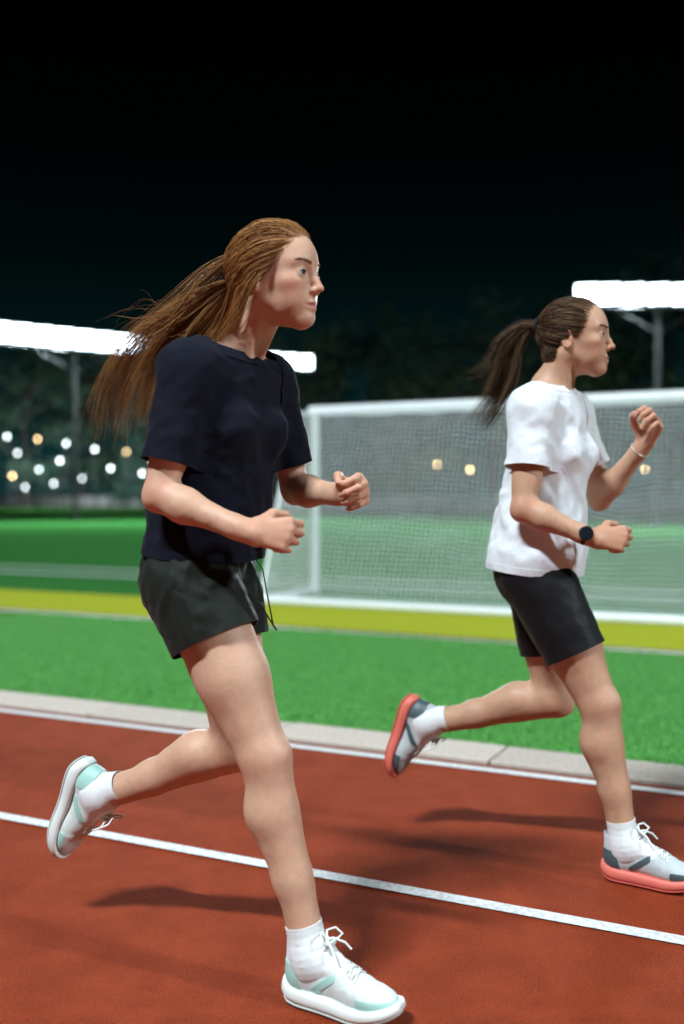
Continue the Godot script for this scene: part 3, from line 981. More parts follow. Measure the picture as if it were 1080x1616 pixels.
func build_hair(person: Node3D, T: Transform3D, o: Dictionary):
	rng.seed = o.seed
	var cols: Array = o.hair_cols
	var hm := StandardMaterial3D.new()
	hm.vertex_color_use_as_albedo = true
	hm.roughness = 0.55
	hm.metallic_specular = 0.3
	# scalp layer
	var f := Field.new()
	f.oval(Transform3D(Basis.IDENTITY, Vector3(-0.006, 0.033, 0)), Vector3(0.0975, 0.0855, 0.0755), 0.02)
	f.oval(Transform3D(Basis.IDENTITY, Vector3(-0.040, -0.028, 0)), Vector3(0.044, 0.056, 0.050), 0.01)
	var g := f.build(Vector3(-0.13, -0.12, -0.11), Vector3(0.13, 0.15, 0.11), 0.006)
	var h := PackedFloat32Array()
	for p in g.v: h.append(minf(hairline(p, o) - 0.005, p.y + 0.058 - 0.01 * cos(p.z * 40.0)))
	g = g.clip(h)
	for i in g.c.size(): g.c[i] = cols[0]
	var gg := Geo.new()
	gg.add(g, T)
	var tie: Vector3 = o.tie
	# strands combed from the hairline and crown to the tie
	var cnt: int = o.get("strands", 2700)
	var made := 0
	var tries := 0
	var td := (tie - Vector3(-0.006, 0.030, 0)).normalized()
	while made < cnt and tries < 60000:
		tries += 1
		var d := Vector3(rng.randfn(), rng.randfn(), rng.randfn()).normalized()
		var root := skull(d, 0.0)
		var hl := hairline(root, o)
		if hl < -0.001 + rng.randf_range(0.0, 0.004): continue
		if made % 5 < 2 and hl > 0.012: continue            # half of them start at the hairline
		var pts := PackedVector3Array(); var rr := PackedFloat32Array()
		var lift := rng.randf_range(0.0005, float(o.get("volume", 0.007)))
		var wob := rng.randfn(0.0, 0.022)
		var axis := d.cross(td)
		if axis.length() < 0.05: continue
		axis = axis.normalized()
		var full := acos(clampf(d.dot(td), -1, 1)) * rng.randf_range(0.9, 1.0)
		var r0 := rng.randf_range(0.0005, 0.0012)
		for k in 13:
			var u := k / 12.0
			var q := d.rotated(axis, full * u)
			q = (q + axis * wob * sin(PI * u) + Vector3(0, -float(o.get("droop", 0.0)) * sin(PI * u), 0)).normalized()
			pts.append(T * skull(q, lift * sin(PI * minf(1.0, u * 1.6 + 0.12))))
			rr.append(r0 * (0.16 + 0.84 * sin(PI * clampf(u * 0.85 + 0.1, 0, 1))))
		gg.tube(pts, rr, 3, (cols[0] as Color).lerp(cols[1], rng.randf()).lerp(cols[2], pow(rng.randf(), 3.0)), 0.8)
		made += 1
	var hair := put("hair", Geo.new().mesh() if false else gg.mesh(true), hm, person)
	# the tail
	var tg := Geo.new()
	var tw := T * tie
	for L in o.tails:
		var path: Array = [T * (L.start as Vector3) if L.has("start") else tw] + L.path
		for i in int(L.n * 2.2):
			var pts := PackedVector3Array(); var rr := PackedFloat32Array()
			var a := rng.randf() * TAU
			var rad := sqrt(rng.randf())
			var sp: float = L.spread * rng.randf_range(0.75, 1.25)
			var off := Vector3(cos(a) * rad * 0.8, sin(a) * rad, cos(a * 1.7 + 1.0) * rad)
			var ln := rng.randf_range(0.72, 1.0)
			var ph := rng.randf() * TAU
			var wv := rng.randf_range(0.2, 1.0) * float(L.wave)
			var r0 := rng.randf_range(0.0004, 0.0011)
			for k in 19:
				var u := k / 18.0
				var c := spline(path, u * ln)
				var w := 0.013 + (sp - 0.013) * smoothstep(0.0, 0.75, u)
				c += off * w + Vector3(sin(u * 7.0 + ph), cos(u * 6.0 + ph), sin(u * 5.0 + ph * 2.0)) * wv * u
				pts.append(c)
				rr.append(r0 * (1.0 - 0.75 * u * u))
			tg.tube(pts, rr, 3, (cols[0] as Color).lerp(cols[1], rng.randf()).lerp(cols[2], pow(rng.randf(), 3.0)), 0.6)
	put("ponytail", tg.mesh(true), hm, hair)
	var bg := Geo.new()
	var ring := PackedVector3Array(); var rrr := PackedFloat32Array()
	var back: Vector3 = (T.basis * td).normalized()
	var e1 := back.cross(Vector3.UP).normalized(); var e2 := e1.cross(back)
	for k in 17:
		var a := TAU * k / 16.0
		ring.append(tw + back * 0.010 + (e1 * cos(a) + e2 * sin(a)) * 0.0165); rrr.append(0.005)
	bg.tube(ring, rrr, 8)
	put("hair_tie", bg.mesh(), mat("hair_tie", Color(0.01, 0.01, 0.012), 0.9), hair)

func shoe_half(x: float) -> float:
	var pts := [[0.0, 0.004], [0.006, 0.018], [0.02, 0.029], [0.05, 0.0345], [0.10, 0.0335], [0.13, 0.0355], [0.17, 0.0425], [0.20, 0.0445], [0.225, 0.0415], [0.245, 0.033], [0.257, 0.020], [0.263, 0.005]]
	for i in pts.size() - 1:
		if x >= pts[i][0] and x <= pts[i + 1][0]:
			return lerpf(pts[i][1], pts[i + 1][1], (x - pts[i][0]) / (pts[i + 1][0] - pts[i][0]))
	return 0.004

func sole_y(x: float) -> float:
	return 0.010 * pow(clampf((0.035 - x) / 0.035, 0, 1), 2.0) + 0.026 * pow(clampf((x - 0.165) / 0.10, 0, 1), 1.8)

func sole_geo(y0: float, y1: float, grow: float, bulge: float, sg: float) -> Geo:
	var g := Geo.new()
	var outl := []
	var steps := 26
	for i in steps + 1:
		var x := 0.1315 - 0.1315 * cos(PI * i / steps)
		outl.append([x, 1.0])
	for i in range(steps - 1, 0, -1):
		var x := 0.1315 - 0.1315 * cos(PI * i / steps)
		outl.append([x, -1.0])
	var rows := [[0.0, -0.004], [0.12, 0.0], [0.4, bulge], [0.7, bulge * 0.6], [0.92, 0.0], [1.0, -0.0035]]
	var n := outl.size()
	for r in rows:
		for q in outl:
			var x: float = q[0]
			var hw := maxf(shoe_half(x) + grow + float(r[1]), 0.001)
			var th := lerpf(1.0, 0.68, clampf(x / 0.26, 0, 1))
			var cz := -0.006 * sg * smoothstep(0.10, 0.26, x) * 1.4
			var xx := x + (grow + float(r[1])) * (x - 0.13) / 0.13
			g.vert(Vector3(xx, sole_y(x) + lerpf(y0, y1, r[0]) * (th if y1 > 0.02 else 1.0), q[1] * hw + cz), Vector3.UP)
	for r in rows.size() - 1:
		for i in n:
			var a := r * n + i; var b := r * n + (i + 1) % n
			g.tri(a, b, a + n); g.tri(b, b + n, a + n)
	for e in 2:
		var st := 0 if e == 0 else (rows.size() - 1) * n
		for i in range(1, steps):
			var a := st + i; var b := st + i + 1; var c := st + (n - i) % n; var d := st + (n - i - 1) % n
			if e == 0: g.tri(a, c, b); g.tri(b, c, d)
			else: g.tri(a, b, c); g.tri(b, d, c)
	var acc := PackedVector3Array(); acc.resize(g.v.size())
	for i in range(0, g.t.size(), 3):
		var nv := (g.v[g.t[i + 1]] - g.v[g.t[i]]).cross(g.v[g.t[i + 2]] - g.v[g.t[i]])
		for k in 3: acc[g.t[i + k]] += nv
	var ctr := Vector3(0.13, 0.02, 0)
	var flip := 0.0
	for i in acc.size(): flip += acc[i].normalized().dot((g.v[i] - ctr) * Vector3(0.2, 1, 1))
	for i in acc.size(): g.n[i] = acc[i].normalized() * (1.0 if flip > 0 else -1.0)
	if flip < 0:
		for i in range(0, g.t.size(), 3):
			var q := g.t[i + 1]; g.t[i + 1] = g.t[i + 2]; g.t[i + 2] = q
	return g


func build_shoe(person: Node3D, A: Vector3, fb: Basis, sg: float, o: Dictionary):
	var T := Transform3D(fb, A - fb * Vector3(0.060, 0.104, 0))
	var sock := Field.new()
	var shoe := Node3D.new()
	shoe.name = numbered("shoe", person)
	person.add_child(shoe, true)
	shoe.transform = T
	var f := Field.new()
	f.oval(Transform3D(Basis.IDENTITY, Vector3(0.042, 0.058, 0)), Vector3(0.042, 0.046, 0.033), 0.02)
	f.cone(Vector3(0.055, 0.060, 0), 0.033, Vector3(0.15, 0.052, -0.002 * sg), 0.033, 0.02)
	f.cone(Vector3(0.088, 0.094, 0), 0.026, Vector3(0.175, 0.057, -0.003 * sg), 0.024, 0.025)
	f.oval(Transform3D(Basis(Vector3(0, 0, 1), -0.06), Vector3(0.196, 0.044, -0.005 * sg)), Vector3(0.064, 0.029, 0.0415), 0.02)
	f.oval(Transform3D(Basis(Vector3(0, 0, 1), 0.12), Vector3(0.060, 0.105, 0)), Vector3(0.046, 0.05, 0.036), 0.02)
	f.cone(Vector3(0.016, 0.09, 0), 0.012, Vector3(0.008, 0.125, 0), 0.009, 0.02)
	f.disp = func(p: Vector3) -> float: return 0.0012 * sin(p.x * 260.0) * smoothstep(0.15, 0.19, p.x) * smoothstep(0.215, 0.195, p.x) * smoothstep(0.05, 0.065, p.y)
	f.disp_max = 0.002
	var g := f.build(Vector3(-0.02, 0.0, -0.07), Vector3(0.29, 0.18, 0.07), 0.0045)
	var h := PackedFloat32Array()
	for p in g.v: h.append(p.y - 0.018 - sole_y(p.x))
	g = g.clip(h)
	h = PackedFloat32Array()
	for p in g.v: h.append(0.112 + 0.10 * maxf(p.x - 0.055, 0.0) + 0.42 * maxf(0.030 - p.x, 0.0) - p.y)
	g = g.clip(h)
	var up := g.shell(0.003)
	put("upper", up.mesh(), o.shoe_upper, shoe)
	# overlays: heel counter and toe guard
	for kind in 3:
		var og := Geo.new()
		og.v = g.v.duplicate(); og.n = g.n.duplicate(); og.c = g.c.duplicate(); og.t = g.t.duplicate()
		var hh := PackedFloat32Array()
		for i in og.v.size():
			var p := og.v[i]
			og.v[i] = p + og.n[i] * 0.0016
			if kind == 0: hh.append(minf(0.052 - p.x - (p.y - 0.05) * 0.25, 0.082 - p.y))
			elif kind == 1: hh.append(minf(p.x - 0.205 + absf(p.z) * 0.5, 0.052 - p.y))
			else: hh.append(minf(minf(p.x - 0.078, 0.135 - p.x) , minf(absf(p.z) - 0.012, 0.009 - absf((p.y - 0.058) - (p.x - 0.105) * 0.75))))
		og = og.clip(hh).shell(0.0022)
		if og.t.size() > 0: put(["heel_counter", "toe_guard", "side_stripe"][kind], og.mesh(), o.shoe_trim, shoe)
	put("midsole", sole_geo(0.005, 0.038, 0.004, 0.003, sg).mesh(), o.shoe_mid, shoe)
	put("outsole", sole_geo(0.0, 0.0055, 0.003, 0.0005, sg).mesh(), o.shoe_out, shoe)
	# tongue
	var tf := Field.new()
	tf.oval(Transform3D(Basis(Vector3(0, 0, 1), 0.95), Vector3(0.098, 0.117, 0)), Vector3(0.034, 0.006, 0.024), 0.01)
	put("tongue", tf.build(Vector3(0.03, 0.05, -0.05), Vector3(0.16, 0.17, 0.05), 0.005).mesh(), o.shoe_upper, shoe)
	# laces
	var lg := Geo.new()
	f.act = f.all
	var drop := func(x: float, z: float) -> float:
		var y := 0.15
		for i in 60:
			var dd := f.d(Vector3(x, y, z))
			if dd < 0.0002: break
			y -= maxf(dd * 0.7, 0.0003)
		return y
	for k in 6:
		var x := 0.100 + 0.0145 * k
		var hw := 0.017 + 0.001 * k
		for dirx in [-1.0, 1.0]:
			var pts := PackedVector3Array(); var rr := PackedFloat32Array()
			for i in 7:
				var u := i / 6.0
				var z := lerpf(-hw, hw, u)
				var xx: float = x + dirx * 0.005 * (u - 0.5) * 2.0
				pts.append(Vector3(xx, drop.call(xx, z) + 0.0018 + 0.001 * sin(PI * u), z)); rr.append(0.0026)
			lg.tube(pts, rr, 6, Color.WHITE, 0.55, Vector3.UP)
	var bx := 0.097
	var by: float = drop.call(bx, 0.0)
	for s in [-1.0, 1.0]:
		lg.tube(PackedVector3Array([Vector3(bx, by + 0.004, 0), Vector3(bx - 0.006, by + 0.018, 0.012 * s), Vector3(bx + 0.004, by + 0.020, 0.028 * s), Vector3(bx + 0.018, by + 0.008, 0.034 * s), Vector3(bx + 0.014, by + 0.002, 0.020 * s), Vector3(bx, by + 0.004, 0.002 * s)]), PackedFloat32Array([0.0026, 0.0024, 0.0024, 0.0024, 0.0024, 0.0026]), 6)
		lg.tube(PackedVector3Array([Vector3(bx, by + 0.004, 0), Vector3(bx + 0.010, by + 0.006, 0.010 * s), Vector3(bx + 0.030, by - 0.004, 0.024 * s), Vector3(bx + 0.042, by - 0.018, 0.030 * s)]), PackedFloat32Array([0.0024, 0.0024, 0.0024, 0.0022]), 6)
	put("lace", lg.mesh(), o.shoe_lace, shoe)
	# sock
	var sh: Vector3 = o["shin"]
	var sk := Field.new()
	sk.cone(A + fb * Vector3(0.0, -0.03, 0), 0.0375, A - sh * 0.10, 0.0400, 0.02)
	sk.ball(A + fb * Vector3(0.004, -0.01, 0), 0.041, 0.03)
	sk.cone(A + fb * Vector3(0.004, 0.003, 0), 0.0345, A + fb * Vector3(0.095, -0.040, 0), 0.028, 0.02)
	var mid := A
	sk.disp = func(p: Vector3) -> float:
		var q := p - mid
		return 0.0009 * sin(q.dot(sh) * 420.0 + sin(q.z * 60.0))
	sk.disp_max = 0.002
	var sgm := sk.build(A - Vector3.ONE * 0.15, A + Vector3.ONE * 0.15, 0.0055)
	sgm = plane_clip(sgm, A - sh * float(o.get("sock", 0.062)), sh)
	put("sock", sgm.shell(0.0025).mesh(), mat("sock", Color(0.72, 0.72, 0.72), 0.9), person)

func fabric(key: String, col: Color, rough: float, weave: float, sheen: float) -> StandardMaterial3D:
	if mats.has(key): return mats[key]
	var m := StandardMaterial3D.new()
	m.albedo_texture = noise_tex(0.03, 7 + key.length(), 256, (col * 0.95).linear_to_srgb(), (col * 1.03).linear_to_srgb(), 4, false, 0.2, 0.8)
	m.roughness = rough
	m.uv1_triplanar = true
	m.uv1_scale = Vector3.ONE * 7.0
	m.normal_enabled = true
	m.normal_texture = noise_tex(0.45, 9, 256, Color.BLACK, Color.WHITE, 2, true)
	m.normal_scale = weave
	m.rim_enabled = sheen > 0.0
	m.rim = sheen
	m.metallic_specular = 0.3
	mats[key] = m
	return m

func build_person(base: Vector3, J: Dictionary, o: Dictionary) -> Node3D:
	var t0 := Time.get_ticks_msec()
	var person := thing("person", base, TURN)
	var T: Transform3D = J.head
	# ---- skin
	var f := Field.new()
	torso_field(f, J, -0.008)
	limb_field(f, J, o)
	o.neck = J.neck
	head_field(f, T, o)
	var b := bounds(f, 0.02)
	var nk: Vector3 = J.neck.lerp(T * Vector3(-0.022, -0.045, 0), 0.35)
	var nd: Vector3 = (T * Vector3(-0.022, -0.045, 0) - J.neck).normalized()
	var hc: Vector3 = T.origin
	f.zones = [[T * Vector3(0, 0.01, 0), 0.13]]
	for s in ["R", "L"]: f.zones.append([J["wr" + s] + (J["hd" + s] - J["wr" + s]).normalized() * 0.09, 0.075])
	var g := f.build(b.position, b.end, 0.0075)
	f.zones = []
	g = plane_clip(g, nk, -nd, hc, 0.30)
	var body := Geo.new()
	for s in ["R", "L"]:
		var W: Vector3 = J["wr" + s]; var wd: Vector3 = (J["hd" + s] - W).normalized()
		var cut := W + wd * 0.008
		g = plane_clip(g, cut, -wd, W + wd * 0.07, 0.12)
		f.cut_p = cut; f.cut_n = wd; f.ball_p = W + wd * 0.07; f.ball_r = 0.13
		var hg := f.build(W + wd * 0.07 - Vector3.ONE * 0.13, W + wd * 0.07 + Vector3.ONE * 0.13, 0.0034, 1)
		hg = plane_clip(hg, cut, wd)
		# leave out anything in the box that is not the hand
		var hh := PackedFloat32Array()
		for p in hg.v: hh.append(0.125 - p.distance_to(W + wd * 0.07))
		hg = hg.clip(hh)
		body.add(hg)
	body.add(g)
	f.cut_p = nk; f.cut_n = nd; f.ball_p = hc; f.ball_r = 0.22
	var hb := f.build(hc - Vector3(0.16, 0.20, 0.12), hc + Vector3(0.16, 0.15, 0.12), 0.0031, 1)
	hb = plane_clip(hb, nk, nd)
	body.add(hb)
	var Ti := T.affine_inverse()
	var skin: Color = o.skin
	var nz := FastNoiseLite.new()
	nz.seed = o.seed; nz.frequency = 30.0
	for i in body.v.size():
		var p := body.v[i]
		var c := skin * (1.0 + 0.10 * nz.get_noise_3dv(p) + 0.10 * nz.get_noise_3dv(p * 5.0))
		c.r *= 1.0 + 0.06 * nz.get_noise_3dv(p * 0.7 + Vector3(9, 2, 5))
		var blush := 0.0
		for s in ["R", "L"]:
			blush = maxf(blush, 0.5 * smoothstep(0.07, 0.03, p.distance_to(J["kn" + s])))
			blush = maxf(blush, 0.6 * smoothstep(0.06, 0.03, p.distance_to(J["el" + s])))
			blush = maxf(blush, 0.5 * smoothstep(0.14, 0.08, p.distance_to(J["hd" + s])))
		var q := Ti * p
		if q.length() < 0.2:
			blush = maxf(blush, 0.9 * smoothstep(0.035, 0.010, (q - Vector3(0.062, -0.028, 0.04 * signf(q.z))).length()))
			blush = maxf(blush, 0.7 * smoothstep(0.025, 0.010, (q - Vector3(0.105, -0.03, 0)).length()))
			blush = maxf(blush, 0.8 * smoothstep(0.07, 0.078, absf(q.z)) * float(q.x < 0.02 and absf(q.y) < 0.04))
			var lip := 1.0 - smoothstep(0.0, 1.0, Vector2((q.y + 0.0618) / 0.0105, q.z / 0.0245).length() * 1.25 - 0.35)
			if q.x > 0.07: c = c.lerp(o.lip, clampf(lip, 0, 1))
		c = c.lerp(skin * Color(1.0, 0.72, 0.68), blush * 0.75)
		c.a = 1.0
		body.c[i] = c
	var sm := StandardMaterial3D.new()
	sm.vertex_color_use_as_albedo = true
	sm.roughness = 0.56
	sm.subsurf_scatter_enabled = true
	sm.subsurf_scatter_strength = 0.15
	sm.uv1_triplanar = true
	sm.uv1_scale = Vector3.ONE * 9.0
	sm.normal_enabled = true
	sm.normal_texture = noise_tex(0.4, 19, 256, Color.BLACK, Color.WHITE, 3, true)
	sm.normal_scale = 0.07
	var bodyn := put("body", body.mesh(true), sm, person)
	# ---- eyes and brows
	for s in [-1.0, 1.0]:
		var e := Geo.new()
		var em := T * Transform3D(Basis(Vector3(0, 0, 1), -PI / 2) * Basis(Vector3.UP, 0.0), Vector3(0.0738, 0.0035, 0.0300 * s))
		var rings := []
		for k in 13:
			var a := PI * k / 12.0
			rings.append([sin(a) * 0.0124, -cos(a) * 0.0124])
		e.lathe(em, rings, 18, Color(0.50, 0.47, 0.45))
		for i in e.v.size():
			var fr: float = (em.affine_inverse() * e.v[i]).y / 0.0124
			if fr > 0.96: e.c[i] = Color(0.01, 0.01, 0.01)
			elif fr > 0.82: e.c[i] = o.iris
		var emm := mat("eye", Color(1, 1, 1), 0.08)
		emm.vertex_color_use_as_albedo = true
		put("eye", e.mesh(true), emm, bodyn)
		var lg := Geo.new()
		var lp := PackedVector3Array(); var lr := PackedFloat32Array()
		for k in 9:
			var u := lerpf(-1.0, 1.0, k / 8.0)
			var q := Vector3(0.0738, 0.0035, 0.0300 * s) + Vector3(sqrt(maxf(0.02, 1.0 - u * u * 0.72)), 0.30 * (1.0 - u * u * 0.9) - 0.02, u * 0.85).normalized() * 0.0140
			lp.append(T * q); lr.append(0.0012 if k > 0 and k < 8 else 0.0004)
		lg.tube(lp, lr, 5)
		put("eyelash", lg.mesh(), mat("lash", Color(0.012, 0.008, 0.006), 0.7), bodyn)
		var bg := Geo.new()
		rng.seed = 90
		f.act = f.all
		for k in 110:
			var u := rng.randf()
			var z: float = lerpf(0.012, 0.047, u) * s
			var y := 0.0225 + 0.006 * sin(u * 2.2) + rng.randf_range(-0.0022, 0.0022)
			var x := 0.11
			for it in 40:
				var dd := f.d(T * Vector3(x, y, z))
				if dd < 0.0004: break
				x -= maxf(dd * 0.7, 0.0004)
			var p0 := Vector3(x, y, z)
			var p1 := p0 + Vector3(-0.0035 * u, 0.0025 * (1.0 - u) - 0.001, 0.0060 * s)
			bg.tube(PackedVector3Array([T * p0, T * (p0.lerp(p1, 0.5) + Vector3(0.0008, 0, 0)), T * p1]), PackedFloat32Array([0.0003, 0.00035, 0.0001]), 4, o.brow)
		var bm := mat("brow", Color(1, 1, 1), 0.7)
		bm.vertex_color_use_as_albedo = true
		put("eyebrow", bg.mesh(true), bm, bodyn)
	build_hair(person, T, o)
	# ---- shirt
	var sf := Field.new()
	torso_field(sf, J, float(o.get("shirt_fat", 0.012)))
	var loose: float = o.shirt_loose
	var hem: float = o.hem
	sf.oval(Transform3D(Basis.IDENTITY, Vector3(lerpf(J.pelvis.x, J.neck.x, 0.2), hem + 0.06, 0)), Vector3(0.112 + loose, 0.20, 0.150 + loose), 0.08)
	var torso := Field.new()
	torso.all = sf.all.duplicate()
	for s in ["R", "L"]:
		var S: Vector3 = J["sh" + s]; var E: Vector3 = J["el" + s]
		var ua := (E - S).normalized()
		sf.cone(S, 0.060, S + ua * (float(o.sleeve) + 0.03), o.sleeve_r, 0.035)
	var n1 := FastNoiseLite.new()
	n1.seed = o.seed + 3; n1.frequency = 1.0; n1.fractal_octaves = 2
	var fold: float = o.fold
	sf.disp = func(p: Vector3) -> float:
		var low := smoothstep(1.28, 0.95, p.y)
		var a := n1.get_noise_3d(p.x * 11.0 + p.y * 6.0, p.y * 5.0, p.z * 13.0)
		var c := n1.get_noise_3d(p.x * 9.0 - 20.0, p.y * 17.0 - p.x * 9.0, p.z * 7.0)
		low *= 0.35 + 0.65 * smoothstep(hem, hem + 0.10, p.y)
		c = lerpf(0.5, c, smoothstep(hem, hem + 0.09, p.y))
		return clampf(-fold * ((0.35 + 0.65 * low) * (1.0 - 2.0 * absf(a)) + 0.45 * (1.0 - 2.0 * absf(c)) - 0.55), -0.02, 0.003)
	sf.disp_max = fold * 1.7
	torso.disp = sf.disp
	torso.disp_max = sf.disp_max
	var sb := bounds(sf, 0.03)
	var slv := sf.build(Vector3(sb.position.x, J.shR.y - 0.34, sb.position.z), sb.end, 0.0075, 1)
	var sg := torso.build(Vector3(sb.position.x, hem - 0.03, sb.position.z), sb.end, 0.0075, 1)
	sg = plane_clip(sg, Vector3(0, hem, 0), Vector3(0.10, 1, 0.03).normalized())
	# neckline: a tilted ring round the neck
	var nn: Vector3 = (nd + Vector3(-0.38, 0, 0)).normalized()
	var hh2 := PackedFloat32Array()
	for p in sg.v:
		var rel: Vector3 = p - J.neck
		var ax := rel.dot(nn)
		var rd := (rel - nn * ax).length()
		hh2.append(maxf(float(o.neckline) - ax, rd - 0.14))
	sg = sg.clip(hh2)
	# sleeves: what of the joined surface stands clear of the trunk of the shirt, cut at the cuffs
	var hs := PackedFloat32Array()
	for p in slv.v:
		var s := "R" if p.z > 0.0 else "L"
		var S: Vector3 = J["sh" + s]; var E: Vector3 = J["el" + s]
		var ua := (E - S).normalized()
		hs.append(minf(minf(torso.full(p) - 0.0004, absf(p.z) - 0.095), float(o.sleeve) - (p - S).dot(ua)))
	slv = slv.clip(hs)
	var cg2 := Geo.new()
	cg2.add(sg)
	var hc2 := PackedFloat32Array()
	for i in cg2.v.size():
		var rel: Vector3 = cg2.v[i] - J.neck
		var ax := rel.dot(nn)
		var rd := (rel - nn * ax).length()
		hc2.append(minf(ax - float(o.neckline) + 0.017, 0.135 - rd))
		cg2.v[i] += cg2.n[i] * 0.0016
	cg2 = cg2.clip(hc2)
	var band := Geo.new()
	band.add(sg)
	var hb2 := PackedFloat32Array()
	var hn := Vector3(0.10, 1, 0.03).normalized()
	for i in band.v.size():
		hb2.append(0.020 - hn.dot(band.v[i] - Vector3(0, hem, 0)))
		band.v[i] += band.n[i] * 0.0013
	band = band.clip(hb2)
	var cuff := Geo.new()
	cuff.add(slv)
	hb2 = PackedFloat32Array()
	for i in cuff.v.size():
		var p := cuff.v[i]
		var s := "R" if p.z > 0.0 else "L"
		hb2.append((p - J["sh" + s]).dot((J["el" + s] - J["sh" + s]).normalized()) - float(o.sleeve) + 0.018)
		cuff.v[i] += cuff.n[i] * 0.0013
	cuff = cuff.clip(hb2)
	var sg_all := sg.shell(0.0022)
	sg_all.add(slv.shell(0.0022))
	var shirt := put("shirt", sg_all.mesh(), o.shirt_mat, person)
	put("hem", band.shell(0.0045).mesh(), o.shirt_mat, shirt)
	put("cuff", cuff.shell(0.0045).mesh(), o.shirt_mat, shirt)
	if cg2.t.size() > 0: put("collar", cg2.shell(0.004).mesh(), o.shirt_mat, shirt)
	# ---- shorts
	var hf := Field.new()
	torso_field(hf, J, 0.001)
	for s in ["R", "L"]:
		var H: Vector3 = J["hip" + s]; var K: Vector3 = J["kn" + s]
		var th := (K - H).normalized()
		hf.cone(H - Vector3(0.006, 0, 0), 0.096 + float(o.short_fit) * 0.4, H + th * (float(o.short_len) + 0.05), float(o.short_r), 0.03)
		hf.cone(H + th * 0.05 + Z1.cross(th) * 0.02, 0.075, H + th * (float(o.short_len) + 0.05) + Z1.cross(th) * 0.012, float(o.short_r) - 0.012, 0.03)
	var hfold: float = o.short_fold
	hf.disp = func(p: Vector3) -> float:
		var a := n1.get_noise_3d(p.x * 12.0 + 40.0, p.y * 7.0, p.z * 14.0)
		var c := n1.get_noise_3d(p.x * 6.0 - 60.0, p.y * 22.0 + p.x * 10.0, p.z * 8.0)
		return clampf(-hfold * ((1.0 - 2.0 * absf(a)) + 0.6 * (1.0 - 2.0 * absf(c)) - 0.6), -0.02, 0.002)
	hf.disp_max = hfold * 1.7
	var hbx := bounds(hf, 0.02)
	var hg2 := hf.build(Vector3(hbx.position.x, 0.45, hbx.position.z), Vector3(hbx.end.x, float(o.waist) + 0.03, hbx.end.z), 0.0068, 1)
	hg2 = plane_clip(hg2, Vector3(0, o.waist, 0), Vector3(0, -1, 0))
	var hl := PackedFloat32Array()
	for p in hg2.v:
		var best := 1e9
		var val := 1.0
		for s in ["R", "L"]:
			var H: Vector3 = J["hip" + s]; var K: Vector3 = J["kn" + s]
			var th := (K - H).normalized()
			var ax := (p - H).dot(th)
			var rd := ((p - H) - th * ax).length()
			if rd < best:
				best = rd
				val = float(o.short_len) - ax
		hl.append(val)
	hg2 = hg2.clip(hl)
	var shorts := put("shorts", hg2.shell(0.0022).mesh(), o.short_mat, person)
	if o.get("cord", false):
		for s in [-1.0, 1.0]:
			var cg := Geo.new()
			var c0: Vector3 = J.pelvis + Vector3(0.125, 0.02, 0.012 * s)
			cg.tube(PackedVector3Array([c0, c0 + Vector3(0.022, -0.03, 0.004 * s), c0 + Vector3(0.030, -0.09, 0.012 * s), c0 + Vector3(0.062 + 0.02 * s, -0.155, 0.016 * s)]), PackedFloat32Array([0.0015, 0.0015, 0.0015, 0.002]), 6)
			put("drawstring", cg.mesh(), o.short_mat, shorts)
	# ---- shoes and socks
	for s in ["R", "L"]:
		o["shin"] = (J["an" + s] - J["kn" + s]).normalized()
		build_shoe(person, J["an" + s], J["foot" + s], 1.0 if s == "R" else -1.0, o)
	return person

func foot_basis(fwd: Vector3, out: float) -> Basis:      # fwd in the leg's plane, toes turned out a little
	var x := fwd.normalized()
	var y := Z1.cross(x).normalized()
	return Basis(x, y, Z1) * Basis(Vector3.UP, -out)

func head_at(p: Vector3, yaw: float, pitch: float, roll: float, sc: float) -> Transform3D:
	return Transform3D(Basis.from_euler(Vector3(roll, yaw, pitch)).scaled_local(Vector3.ONE * sc), p)

